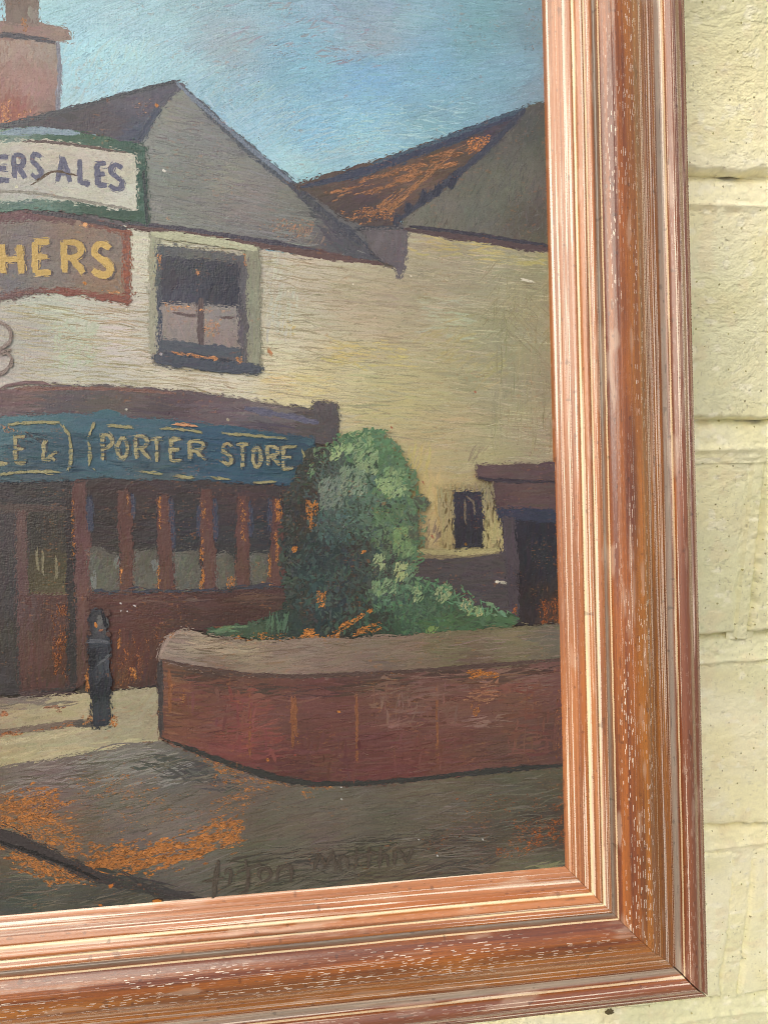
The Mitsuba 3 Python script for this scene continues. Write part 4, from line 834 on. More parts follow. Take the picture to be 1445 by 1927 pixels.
fill(S, [(-18.2,107.2),(4.6,106.8),(4.4,96.6),(-17.2,97.7),(-18.0,102.9)], [(-10.5,102.7),(-3.1,99.7),(-16.5,101.4)], [(96,76,74), (92,72,70), (84,66,68)], ang=0, spread=5, L=6, W=0.5, jit=6)
fill(S, [(-22.5,110.7),(4.7,110.2),(4.6,105.9),(-17.9,106.6),(-22.6,107.6)], [(-17.8,108.9),(-2.9,108.4)], [(96,76,78), (92,74,76)], ang=0, spread=4, L=6, W=0.5, jit=6)
ribbon(S, [(-22.3,107.4),(-17.9,106.5),(-0.7,105.9)], 0.6, (62,54,62), 0.15)
fill(S, [(-16.0,97.4),(4.4,96.3),(3.6,64.5),(-13.6,67.4),(-14.4,78.3)], [(-9.3,92.6),(-3.5,83.7),(-8.3,72.3),(-2.3,70.6)], [(46,44,50), (44,42,46), (46,40,40), (62,46,38)], ang=85, spread=12, L=4, W=0.6, jit=5)
fill(S, [(-17.5,98.9),(-7.7,98.3),(4.4,97.5),(4.3,94.8),(-7.7,95.7),(-17.2,96.5)], None, (54,58,76), ang=-1, spread=4, L=5, W=0.5, jit=5)
fill(S, [(-16.0,96.4),(-12.8,96.3),(-12.6,68.8),(-14.1,68.5),(-15.2,81.2)], [(-14.5,92.7),(-13.3,75.4)], [(78,70,76), (72,64,70)], ang=88, spread=5, L=5, W=0.5, jit=5)
flecks(S, [(-6.8,73.7),(0.2,74.9),(0.6,66.4),(-6.2,66.7)], (160,84,36), 130, 0.32, 86, 2.4, 0.42, 0.4)
flecks(S, [(-15.0,72.5),(-12.0,73.2),(-12.1,68.8),(-15.1,68.9)], (160,90,46), 20, 0.35, 80, 2, 0.4, 0.4)
flecks(S, [(-11.5,92.6),(-0.3,90.9),(-0.6,77.8),(-9.6,78.1)], (66,66,72), 120, 0.16, 70, 4, 0.46, 0.4)

# --- the bush
S = 'painted_bush'
fill(S, [(-67.1,115.1),(-61.5,116.4),(-50.9,117.7),(-42.6,107.7),(-41.4,99.1),(-40.9,89.2),(-42.9,82.2),(-37.6,78.4),(-30.4,76.0),(-26.1,73.0),(-12.1,68.8),(-17.4,66.6),(-40.7,65.6),(-66.2,65.6),(-82.7,67.4),(-94.8,69.1),(-84.0,70.0),(-75.7,73.3),(-71.5,79.0),(-73.3,87.4),(-74.4,99.9),(-70.8,107.5)],
     [(-65.1,110.9),(-68.2,99.8),(-69.9,87.3),(-65.9,77.4),(-71.7,69.2),(-59.2,68.7),(-58.8,85.5),(-59.8,99.6),(-51.2,107.8),(-48.7,93.7),(-51.8,79.6),(-40.6,72.1),(-29.0,70.2),(-17.3,67.6),(-85.4,69.0),(-45.6,100.6)],
     [(60,65,60), (51,55,53), (44,53,53), (42,49,47), (50,64,57), (45,49,44), (51,63,62), (76,91,86), (87,110,91), (78,97,81), (60,73,64), (63,83,69), (66,83,64), (60,80,57), (62,81,65), (85,108,89)],
     ang=lambda c: rng.uniform(0, 180, len(c)), spread=10, L=1.7, W=0.6, cover=2.6, jit=8, amp=0.5, over=0.9, tj=0.08)
DK = S + '__dark_leaves'
for q in ([(-71.4,108.2),(-65.0,115.1),(-60.9,112.2),(-65.3,103.9),(-70.9,101.2)], [(-65.5,94.1),(-57.1,96.7),(-53.0,91.0),(-60.2,85.6)], [(-52.9,95.2),(-47.2,95.7),(-45.2,90.7),(-51.6,88.1)], [(-71.0,99.8),(-65.4,99.7),(-65.7,88.5),(-71.3,85.9)], [(-63.1,81.5),(-53.1,85.3),(-49.0,79.5),(-57.6,72.8)], [(-74.2,79.1),(-65.8,82.9),(-60.4,75.8),(-68.9,69.1)],
          [(-60.4,75.8),(-49.0,78.1),(-46.5,66.7),(-60.6,66.2)], [(-74.3,102.7),(-68.8,104.0),(-67.6,94.2),(-73.2,91.5)], [(-48.8,86.6),(-43.8,87.9),(-45.4,81.5),(-49.7,81.7)]):
    fill(DK, q, None, (55,55,50), ang=lambda c: rng.uniform(0, 180, len(c)), spread=10, L=1.6, W=0.6, cover=0.8, jit=8, base=False, over=1.4)
for q in ([(-71.1,94.3),(-62.7,96.8),(-58.8,85.5),(-66.0,76.0),(-72.8,79.0)], [(-65.9,80.2),(-57.4,81.3),(-59.2,68.7),(-67.6,67.7)]):
    fill(DK, q, None, (43,57,56), ang=75, spread=40, L=3, W=0.9, cover=0.9, jit=6, base=False)
MD = S + '__mid_leaves'
for q, col in (([(-63.7,112.2),(-51.0,114.9),(-44.7,107.7),(-45.7,96.4),(-59.9,95.4),(-65.3,103.9)], (86,108,99)), ([(-58.3,105.1),(-44.0,107.7),(-41.4,96.3),(-51.5,92.3),(-58.5,95.3)], (84,110,94)), ([(-51.4,99.4),(-40.6,100.5),(-39.5,87.7),(-46.0,83.7),(-51.6,89.5)], (80,108,80)),
               ([(-64.0,99.7),(-58.4,99.5),(-57.2,92.5),(-65.6,91.3)], (69,97,93)), ([(-53.1,83.9),(-48.9,85.2),(-43.3,77.9),(-49.2,72.5),(-53.3,76.9)], (76,103,81)), ([(-43.3,79.3),(-30.3,77.4),(-30.6,67.5),(-42.2,66.5),(-46.3,72.4)], (74,101,79)), ([(-52.3,119.1),(-44.6,114.8),(-41.9,106.9),(-48.3,107.8)], (87,114,86)), ([(-51.8,81.1),(-43.3,80.0),(-42.0,75.0),(-49.8,73.9)], (82,118,90)), ([(-59.4,116.4),(-50.9,119.8),(-46.0,116.2),(-51.1,110.6),(-59.5,110.8)], (94,122,91))):
    fill(MD, q, None, col, ang=lambda c: rng.uniform(20, 160, len(c)), spread=10, L=1.4, W=0.5, cover=0.95, jit=12, base=False, over=1.8, tj=0.1)
fill(MD, [(-29.0,71.7),(-10.6,68.8),(-14.4,66.5),(-37.9,65.6),(-40.7,69.3)], None, (72,99,69), ang=4, spread=20, L=3, W=0.6, cover=1.2, jit=8, base=False)
fill(MD, [(-95.1,69.2),(-88.1,70.5),(-83.3,70.0),(-84.0,68.4)], None, (94,120,92), ang=3, spread=6, L=4, W=0.5, cover=1.4, jit=8, base=False)
fill(MD, [(-79.8,73.5),(-73.7,73.5),(-74.5,68.0),(-79.3,67.5)], None, (75,103,83), ang=80, spread=12, L=3, W=0.5, cover=1.0, jit=8, base=False)
fill(DK, [(-65.1,113.7),(-51.0,114.9),(-41.3,103.4),(-40.2,87.7),(-51.8,79.6),(-62.8,94.0)], None, (61,75,64), ang=lambda c: rng.uniform(0, 180, len(c)), spread=10, L=1.3, W=0.45, cover=0.34, jit=10, base=False)
for q, col, k in (([(-69.3,109.5),(-58.1,113.6),(-54.3,93.8),(-67.0,92.8)], (69,87,84), 0.35), ([(-72.5,94.3),(-48.6,95.1),(-49.2,72.5),(-71.6,73.4)], (57,76,72), 0.30), ([(-65.8,82.9),(-43.2,85.0),(-40.7,66.5),(-63.4,66.8)], (63,81,70), 0.30), ([(-66.4,115.1),(-58.0,116.4),(-59.6,108.0),(-66.6,106.7)], (76,87,80), 0.4), ([(-50.9,117.7),(-40.4,107.6),(-39.5,86.3),(-48.8,86.6)], (89,117,86), 0.4)):
    fill(MD, q, None, col, ang=lambda c: rng.uniform(20, 160, len(c)), spread=10, L=1.5, W=0.5, cover=k, jit=10, base=False, over=1.5)
LT = S + '__light_leaves'
for q, col in (([(-56.5,119.9),(-50.9,120.2),(-50.2,116.3),(-58.0,116.4)], (134,156,115)), ([(-62.0,115.0),(-59.4,116.4),(-59.5,113.6),(-61.6,112.8)], (154,174,124)), ([(-59.7,116.9),(-56.3,117.5),(-56.6,114.9),(-59.5,114.7)], (145,169,121)), ([(-55.9,114.9),(-50.3,115.6),(-49.4,108.5),(-55.3,110.7)], (136,155,118)), ([(-50.5,107.1),(-42.6,107.7),(-41.3,102.7),(-47.0,102.8)], (143,165,119)),
               ([(-48.2,110.6),(-42.6,109.8),(-40.9,105.5),(-46.2,105.6)], (125,149,107)), ([(-45.8,93.6),(-40.0,94.8),(-40.2,87.7),(-45.2,87.2)], (111,141,97)), ([(-45.7,84.5),(-41.4,85.2),(-42.1,82.8),(-45.0,80.2)], (151,169,116)), ([(-51.1,87.4),(-48.5,87.7),(-49.2,84.1),(-50.9,85.0)], (136,155,111)), ([(-41.1,79.0),(-38.7,78.6),(-39.1,74.9),(-41.1,75.3)], (136,158,113)),
               ([(-34.9,78.8),(-30.9,78.9),(-31.5,75.2),(-34.0,74.4)], (141,156,115)), ([(-28.1,74.5),(-25.4,74.7),(-26.1,71.8),(-28.4,71.7)], (162,164,117)), ([(-23.4,71.7),(-22.0,71.4),(-22.5,70.0),(-23.8,70.3)], (164,164,114)), ([(-37.8,67.8),(-34.9,67.6),(-35.7,65.4),(-37.9,65.5)], (116,141,86)), ([(-26.1,73.0),(-22.4,72.1),(-23.2,70.7),(-26.4,71.3)], (131,149,104)),
               ([(-68.6,110.9),(-66.2,111.7),(-66.6,109.2),(-68.2,108.7)], (98,130,96)), ([(-51.8,79.9),(-46.8,80.9),(-45.5,78.0),(-50.5,77.1)], (114,144,106)), ([(-42.5,83.8),(-39.6,84.0),(-40.1,82.1),(-42.1,82.1)], (106,134,98)), ([(-59.5,110.8),(-53.9,110.7),(-52.7,103.6),(-59.7,103.8)], (120,139,118)), ([(-65.2,107.4),(-59.6,108.0),(-59.8,99.6),(-64.7,99.7)], (108,127,114))):
    fill(LT, q, None, col, ang=lambda c: rng.uniform(35, 75, len(c)), spread=18, L=1.5, W=0.36, cover=1.15, jit=13, base=False, over=0.9, tj=0.10)
for q in ([(-40.6,101.9),(-39.1,102.6),(-37.0,102.4),(-36.3,101.0),(-37.3,99.6),(-39.2,99.8)], [(-41.4,99.1),(-40.0,98.4),(-39.1,96.9),(-40.3,95.6)], [(-41.5,93.5),(-40.1,94.1),(-39.0,91.7),(-40.7,90.9)]):
    fill(MD, q, None, (78,87,73), ang=20, spread=40, L=1.6, W=0.8, cover=2.0, jit=6)
for q, col, k in (([(-66.4,115.1),(-59.3,119.5),(-48.0,121.0),(-40.4,110.5),(-37.1,99.0),(-38.1,86.3),(-42.5,81.4),(-40.1,90.6),(-41.3,102.0),(-46.0,113.4),(-52.3,118.0),(-59.4,116.7),(-65.1,112.3)], (92,122,92), 0.7), ([(-75.0,102.7),(-70.7,109.6),(-65.0,115.1),(-63.7,112.2),(-69.4,105.4),(-72.7,94.3),(-71.4,80.4),(-74.3,76.3),(-76.0,88.8)], (58,66,62), 0.8),
                  ([(-43.2,81.5),(-30.3,79.6),(-23.1,74.3),(-14.3,70.4),(-23.2,70.0),(-31.9,74.6),(-41.9,77.9)], (96,130,98), 0.5)):
    fill(MD, q, None, col, ang=lambda c: rng.uniform(0, 180, len(c)), spread=10, L=1.5, W=0.5, cover=k, jit=14, base=False, over=0.8)
RS = S + '__bare_board'
for q, k, a in (([(-68.9,102.8),(-65.4,101.8),(-66.1,95.5),(-67.8,93.9),(-68.8,99.1)], 110, 85), ([(-72.8,90.7),(-70.9,90.6),(-71.2,88.7),(-72.9,88.8)], 34, 60), ([(-66.6,78.8),(-64.0,78.4),(-64.4,73.8),(-66.8,74.6)], 60, 60), ([(-64.8,66.1),(-62.2,68.8),(-52.0,74.0),(-52.0,72.6),(-60.6,67.4)], 150, 28), ([(-71.8,66.5),(-69.6,68.9),(-67.3,68.8),(-67.3,66.5)], 90, 10),
                ([(-73.8,66.5),(-66.2,67.6),(-66.2,65.6),(-73.8,65.7)], 40, 5), ([(-56.3,68.6),(-49.2,70.4),(-49.3,67.6),(-57.8,65.8)], 80, 20), ([(-54.4,89.0),(-53.0,88.7),(-53.3,87.9),(-54.5,87.9)], 10, 40), ([(-88.1,67.7),(-82.7,66.9),(-83.0,66.1),(-88.2,66.6)], 34, 0), ([(-66.2,66.2),(-60.6,68.1),(-60.6,65.4),(-64.8,65.3)], 60, 20), ([(-84.0,68.4),(-71.7,67.8),(-71.8,65.6),(-84.1,66.3)], 40, 0)):
    flecks(RS, q, (190,120,54), k, 0.38, a, 1.9, 0.36, 0.5)

# --- pavement
S = 'painted_pavement'
fill(S, [(-217.3,56.6),(-145.8,54.2),(-126.7,54.4),(-116.3,54.9),(-106.9,55.3),(-106.9,41.5),(-120.6,40.1),(-146.2,37.2),(-217.8,35.2)],
     [(-140.8,51.6),(-130.6,51.7),(-113.9,49.4),(-108.7,43.7),(-133.4,42.5),(-142.3,39.1),(-115.3,42.7),(-140.8,53.6)], [(176,164,130), (176,162,130), (160,150,124), (160,150,122), (170,162,130), (172,162,126), (164,154,126), (126,116,106)],
     ang=lambda c: np.where(c[:, 0] > -112, 60.0, 7.0), spread=9, L=5, W=0.55, cover=2.6, jit=8, amp=0.3)
ribbon(S, [(-170.6,46.2),(-146.0,46.2),(-138.4,46.8),(-130.7,47.4),(-122.7,48.0)], [1.6, 1.4, 1.2, 1.2, 1.4], (122,106,92), 0.3)
flecks(S, [(-145.9,46.7),(-133.3,47.6),(-123.0,48.3),(-123.5,47.0),(-138.4,45.8),(-146.0,44.9)], (166,104,62), 110, 0.28, 6, 4, 0.38, 0.4)
ribbon(S, [(-128.2,47.3),(-121.7,47.2)], 1.1, (86,80,74), 0.3)
ribbon(S, [(-158.4,43.8),(-146.0,43.8),(-133.3,44.6),(-122.4,46.4)], 0.8, (186,176,140), 0.3)
fill(S, [(-146.1,40.7),(-132.1,42.2),(-114.0,42.9),(-107.5,42.2),(-107.5,40.9),(-130.9,39.7),(-146.1,37.7)], None, (182,172,136), ang=8, spread=5, L=6, W=0.4, cover=1.0, jit=8, base=False)
flecks(S, [(-145.8,52.0),(-143.6,52.2),(-143.6,50.3),(-145.9,50.4)], (176,110,70), 20, 0.4, 0, 2, 0.4, 0.4)
flecks(S, [(-134.9,52.5),(-129.3,52.4),(-130.7,50.1),(-134.5,50.3)], (158,104,76), 36, 0.35, 10, 3, 0.44, 0.4)
flecks(S, [(-126.8,49.3),(-122.7,49.9),(-122.8,47.2),(-126.1,47.1)], (176,120,70), 40, 0.35, 40, 2, 0.42, 0.4)
flecks(S, [(-119.9,48.9),(-117.3,49.1),(-117.6,46.1),(-119.7,46.2)], (184,116,58), 40, 0.4, 60, 1.8, 0.36, 0.4)
fill(S, [(-217.3,57.6),(-145.7,55.2),(-135.7,54.4),(-125.5,53.0),(-126.8,52.0),(-138.2,52.4),(-145.8,52.6)], None, (120,108,98), ang=2, spread=5, L=5, W=0.4, cover=1.0, jit=8, base=False)
flecks(S, [(-118.6,42.1),(-108.8,42.6),(-108.8,40.7),(-118.6,40.8)], (150,100,70), 34, 0.3, 8, 3, 0.46, 0.4)

# --- road
S = 'painted_road'
fill(S, [(-217.7,36.5),(-146.2,37.3),(-120.6,40.1),(-106.9,41.7),(-96.9,37.5),(-72.7,28.7),(-53.1,27.3),(-24.2,28.4),(2.7,28.7),(1.5,-18.5),(-218.6,-1.3)],
     [(-138.7,34.8),(-114.1,37.2),(-127.2,32.7),(-101.0,33.6),(-114.4,26.4),(-94.5,25.0),(-101.3,20.0),(-67.2,24.4),(-38.9,22.3),(-16.9,23.6),(-5.3,11.2),(-24.7,7.0),(-67.4,14.6),(-39.4,2.5),(-88.2,6.6),(-121.4,4.0),(-139.3,5.6),(-53.8,-3.4),(-10.0,1.4),(-142.6,27.1),(-131.3,21.0),(-139.1,14.9),(-17.7,-6.6)],
     [(112,103,96), (115,108,100), (108,99,91), (94,92,85), (115,103,93), (105,94,83), (112,103,93), (101,96,83), (101,94,78), (94,86,72), (78,69,61), (87,78,65), (101,94,80), (92,86,72), (92,90,76), (82,80,72), (80,82,74), (89,86,72), (96,94,74), (117,92,72), (110,90,72), (96,82,70), (124,121,89)],
     ang=lambda c: 5 + 6 * np.sin(c[:, 0] * 0.05), spread=7, L=6, W=0.34, cover=2.8, jit=6, amp=0.25, tj=0.07)
fill(S, [(-146.1,38.0),(-120.6,39.7),(-107.5,40.6),(-94.3,34.6),(-91.8,28.9),(-120.8,30.9),(-146.3,30.1)], None, (135,129,122), ang=8, spread=8, L=6, W=0.28, cover=0.5, jit=8, base=False)
fill(S, [(-92.1,12.4),(-39.1,13.8),(-9.8,11.5),(-24.9,-1.6),(-67.8,-2.1),(-95.1,0.3)], None, (70,67,57), ang=5, spread=10, L=9, W=0.3, cover=0.5, jit=6, base=False)
fill(S, [(-110.1,39.7),(-94.3,34.6),(-83.6,29.7),(-90.5,26.0),(-107.7,33.4),(-114.2,35.9)], None, (75,74,70), ang=-12, spread=14, L=5, W=0.5, cover=0.9, jit=6, base=False)
fill(S, [(-29.3,-1.2),(-0.0,3.5),(0.5,-0.9),(-30.9,-5.4)], None, (128,126,91), ang=4, spread=8, L=6, W=0.4, cover=0.9, jit=8, base=False)
scratch(S, [(-146.2,36.7),(-107.5,40.2),(-53.1,26.5),(-0.4,28.0),(-1.0,2.1),(-108.4,0.2),(-147.0,2.3)], lambda c: 6 + 6 * np.sin(c[:, 0] * 0.05), 0.25, 22, 18, None, (102,96,83), L=6, spread=6)
BR = S + '__bare_board'
for q, k, sz, a, cl in (([(-146.3,31.7),(-134.9,31.9),(-129.9,27.5),(-133.8,24.5),(-146.5,23.5)], 520, 0.42, 8, 0.38), ([(-140.1,27.0),(-130.0,23.5),(-126.3,16.5),(-131.5,15.6),(-141.5,21.7),(-146.5,24.1)], 520, 0.42, -12, 0.36), ([(-146.6,18.4),(-139.1,16.2),(-123.9,9.6),(-125.2,8.4),(-132.9,8.2),(-141.7,13.1)], 640, 0.45, -14, 0.36), ([(-124.4,16.7),(-113.3,16.3),(-104.1,15.9),(-89.3,18.8),(-88.0,14.9),(-94.8,12.6),(-105.6,9.4),(-116.1,10.0),(-125.8,11.8)], 1500, 0.46, 12, 0.34),
                        ([(-122.5,13.5),(-104.1,15.4),(-97.5,14.2),(-105.6,10.1),(-118.7,10.0)], 520, 0.5, 12, 0.36), ([(-96.9,37.5),(-83.6,30.8),(-72.7,28.7),(-63.7,26.6),(-67.2,25.5),(-80.9,29.0),(-91.7,31.6)], 420, 0.36, -12, 0.40), ([(-94.3,33.2),(-83.6,29.7),(-85.1,22.9),(-93.2,23.5)], 140, 0.3, 8, 0.48), ([(-93.3,20.8),(-87.9,20.4),(-88.3,14.9),(-92.1,13.8)], 120, 0.4, 20, 0.40), ([(-129.8,32.9),(-112.9,34.4),(-107.7,30.0),(-123.5,27.1)], 130, 0.3, 8, 0.48), ([(-141.3,31.7),(-116.9,32.0),(-97.2,26.5),(-92.0,17.9),(-121.1,20.2)], 260, 0.28, 8, 0.48)):
    flecks(BR, q, (176,110,52), int(k * 1.25), sz * 0.85, a, 2.8, cl + 0.03, 0.40, jit=16, grow=2.6)
for q, k, sz in (([(-15.7,14.9),(0.3,16.6),(-0.0,5.0),(-18.8,6.5)], 240, 0.28), ([(-9.8,11.5),(0.2,13.0),(0.1,7.9),(-9.9,7.2)], 120, 0.34), ([(-31.6,23.2),(0.4,22.4),(0.2,13.7),(-30.4,14.6)], 90, 0.26), ([(-20.3,8.0),(-9.9,8.7),(-11.5,4.4),(-20.4,4.9)], 60, 0.32), ([(-42.0,14.0),(-30.4,14.6),(-32.0,7.6),(-40.7,6.8)], 22, 0.26), ([(-5.0,24.2),(-0.1,23.9),(-0.5,10.8),(-4.5,11.1)], 70, 0.28), ([(-97.5,12.9),(-73.0,12.3),(-76.1,-1.4),(-96.5,0.4)], 26, 0.2), ([(-36.1,19.3),(-0.6,19.6),(-1.0,2.1),(-36.5,3.6)], 90, 0.2)):
    flecks(BR, q, (160,84,36), k, sz, 20, 1.8, 0.44, 0.4, jit=14)
RD = S + '__shadow'
ribbon(RD, [(-177.0,32.3),(-146.5,21.1),(-135.3,15.4),(-123.9,8.8),(-113.6,5.0),(-101.8,1.7),(-95.1,0.3)], [8, 6.2, 4.6, 3.0, 2.4, 1.8, 0.8], (62,58,56), 0.35)
ribbon(RD, [(-146.6,19.5),(-134.1,14.2),(-122.6,7.9)], 0.5, (38,36,36), 0.15)
fill(RD, [(-125.1,11.1),(-114.8,8.9),(-97.8,2.5),(-104.5,0.9),(-117.5,4.8)], None, (64,62,58), ang=-14, spread=12, L=6, W=0.5, cover=1.1, jit=6, base=False)
poly(BR, [(-110.2,1.8),(-108.9,2.1),(-107.3,1.7),(-107.2,0.6),(-108.4,0.2),(-110.0,0.4)], (56,40,26), 0.12)
poly(BR, [(-109.9,1.5),(-108.7,1.8),(-107.6,1.4),(-107.6,0.8),(-108.7,0.5),(-109.7,0.7)], (196,116,40), 0.12)
poly(BR, [(-123.2,1.6),(-122.4,1.7),(-122.1,1.1),(-122.9,1.1)], (186,106,40), 0.1)
poly(BR, [(-120.6,6.5),(-119.5,6.8),(-119.3,5.9),(-120.4,5.5)], (186,106,40), 0.15)
for q in ([(-61.6,24.0),(-61.1,23.5)], [(-23.9,10.5),(-23.5,9.9)], [(-41.3,11.7),(-40.9,11.4)], [(-36.4,7.1),(-36.0,6.6)], [(-61.6,27.0),(-61.1,26.7)]):
    ribbon(BR, q, 0.35, (170,170,168), 0.06)

# --- garden wall
S = 'painted_garden_wall'
fill(S, [(-106.6,63.1),(-93.7,60.3),(-72.0,57.3),(-52.4,56.8),(-23.5,57.4),(3.4,58.4),(2.7,28.5),(-9.4,28.9),(-24.2,28.4),(-38.8,27.7),(-53.1,27.3),(-67.1,28.0),(-75.4,29.4),(-88.9,34.5),(-99.6,39.3),(-106.8,42.7)],
     [(-103.2,54.2),(-104.7,44.8),(-89.9,49.4),(-90.2,39.8),(-72.2,47.0),(-66.9,35.5),(-52.6,48.7),(-53.0,31.8),(-31.1,47.5),(-24.0,35.6),(-8.8,50.6),(-4.7,34.4),(-72.6,31.0),(-93.7,58.9),(-52.4,55.4),(-16.2,55.3)],
     [(123,82,64), (119,77,62), (117,68,60), (115,68,60), (102,68,60), (106,62,55), (108,71,64), (102,62,55), (115,77,68), (104,68,62), (117,80,71), (98,64,57), (93,55,51), (82,60,53), (89,62,55), (87,60,55)],
     ang=lambda c: np.where(c[:, 0] < -85, -12.0, 3.0), spread=6, L=7, W=0.5, cover=2.6, jit=7, amp=0.2, tj=0.07)
fill(S, [(-105.7,60.5),(-87.1,55.8),(-66.5,53.6),(-38.1,55.0),(0.3,55.9),(0.3,54.2),(-38.2,52.1),(-66.6,50.9),(-89.8,53.5),(-105.8,57.8)], None, (80,60,53), ang=-2, spread=6, L=7, W=0.5, cover=0.9, jit=6, base=False)
fill(S, [(-26.6,52.2),(-18.5,52.5),(-17.8,48.2),(-22.3,45.6),(-28.1,48.0)], None, (149,102,80), ang=0, spread=20, L=3, W=0.8, cover=1.2, jit=6, base=False)
fill(S, [(-29.7,43.1),(-15.0,43.7),(-15.1,40.1),(-28.3,40.2)], None, (130,98,89), ang=4, spread=8, L=5, W=0.5, cover=0.7, jit=6, base=False)
fill(S, [(-94.0,49.6),(-77.7,47.3),(-72.5,35.9),(-84.8,36.7),(-94.2,41.4)], None, (128,71,62), ang=-6, spread=12, L=5, W=0.4, cover=0.5, jit=7, base=False)
fill(S, [(-41.0,56.5),(-1.2,56.0),(-1.4,48.7),(-52.5,50.1),(-58.1,53.2)], None, (121,91,82), ang=3, spread=8, L=5, W=0.35, cover=0.4, jit=6, base=False)
flecks(S, [(-27.0,56.1),(-17.6,55.7),(-18.4,53.1),(-26.5,53.5)], (193,116,44), 110, 0.36, 4, 2.6, 0.38, 0.4)
flecks(S, [(-26.7,47.2),(-23.0,47.7),(-23.8,43.5),(-26.5,43.6)], (175,107,48), 36, 0.34, 60, 2, 0.42, 0.4)
for q, k in (([(-104.9,61.1),(-103.1,59.7),(-103.1,48.8),(-105.1,50.3)], 110), ([(-74.2,51.3),(-72.1,51.2),(-72.1,38.6),(-74.1,38.8)], 110), ([(-57.0,51.0),(-56.2,51.0),(-56.6,33.4),(-57.5,33.5)], 50), ([(-102.5,54.2),(-100.3,54.1),(-100.4,50.7),(-102.6,50.8)], 30), ([(-2.9,48.8),(0.2,50.1),(-0.3,31.2),(-3.3,29.9)], 60)):
    flecks(S, q, (160,98,53), k, 0.22, 86, 4, 0.46, 0.4)
flecks(S, [(-80.3,53.0),(-52.5,51.5),(-53.0,30.4),(-80.8,33.7)], (145,91,57), 90, 0.16, 86, 4, 0.5, 0.3)
for q in ([(-61.9,47.1),(-61.1,46.5)], [(-80.5,35.7),(-79.9,35.0)]):
    ribbon(S, q, 0.7, (201,122,48), 0.1)
ribbon(S, [(-31.0,37.2),(-30.6,36.6)], 0.5, (197,183,172), 0.08)
ribbon(S, [(-73.4,36.4),(-73.0,35.8)], 0.5, (208,71,48), 0.08)
ribbon(S, [(-106.6,62.6),(-106.9,42.7)], 0.9, (67,60,60), 0.2)
ribbon(S, [(-106.8,42.7),(-96.9,38.0),(-84.9,32.8),(-72.7,28.7),(-55.9,27.4),(-38.8,27.6),(-21.3,28.5),(2.7,28.7)], [0.5, 1.2, 1.4, 1.0, 0.8, 1.0, 1.4, 0.8], (54,53,51), 0.3)
CP = S + '__coping'
fill(CP, [(-106.7,64.6),(-104.4,68.7),(-101.2,69.8),(-93.5,67.7),(-82.7,65.8),(-66.2,65.6),(-40.7,65.6),(-17.4,66.3),(3.7,67.1),(3.4,57.8),(-23.5,56.8),(-52.4,56.6),(-72.0,56.7),(-87.0,58.0),(-99.0,60.8),(-106.6,62.9)],
     [(-104.2,66.6),(-96.3,65.5),(-88.2,63.8),(-91.0,60.4),(-71.9,62.3),(-59.3,61.7),(-52.3,58.5),(-46.6,62.5),(-30.7,61.7),(-16.0,63.2),(-2.5,63.3),(-23.5,58.5),(-101.7,62.3)],
     [(145,127,116), (152,136,118), (147,131,113), (123,104,91), (134,118,104), (128,109,95), (117,98,89), (134,111,98), (117,107,84), (117,107,82), (108,98,84), (108,91,77), (134,116,107)],
     ang=lambda c: np.where(c[:, 0] < -88, -10.0, 3.0), spread=5, L=6.5, W=0.5, cover=2.6, jit=7, amp=0.2)
ribbon(CP, [(-106.6,62.6),(-99.1,60.6),(-87.0,57.8),(-72.0,56.4),(-52.4,56.3),(-23.5,56.7),(3.4,57.7)], 0.8, (85,66,60), 0.25)
fill(CP, [(-100.9,68.9),(-90.9,65.7),(-80.1,63.8),(-89.6,62.9),(-101.6,65.8)], None, (167,149,129), ang=-10, spread=6, L=5, W=0.3, cover=0.6, jit=7, base=False)
ribbon(CP, [(-106.3,64.2),(-104.2,68.5),(-101.2,69.6)], 0.6, (156,136,124), 0.2)
flecks(CP, [(-104.4,69.3),(-102.6,69.8),(-102.9,67.9),(-104.2,67.6)], RUST, 14, 0.3, 30, 2, 0.4, 0.4)

scratch('painted_garden_wall', [(-105.7,59.8),(-72.1,53.9),(-1.2,54.5),(-1.1,29.8),(-53.1,28.3),(-72.6,29.6),(-106.1,43.5)], 2, 0.3, 18, 16, None, (104, 68, 58), L=8, spread=4)
scratch('painted_garden_wall__coping', [(-105.6,64.6),(-100.9,68.9),(-71.8,65.1),(-0.2,66.1),(-0.3,58.9),(-72.0,57.8),(-105.6,63.2)], 0, 0.3, 18, 16, None, (122, 104, 90), L=7, spread=5)

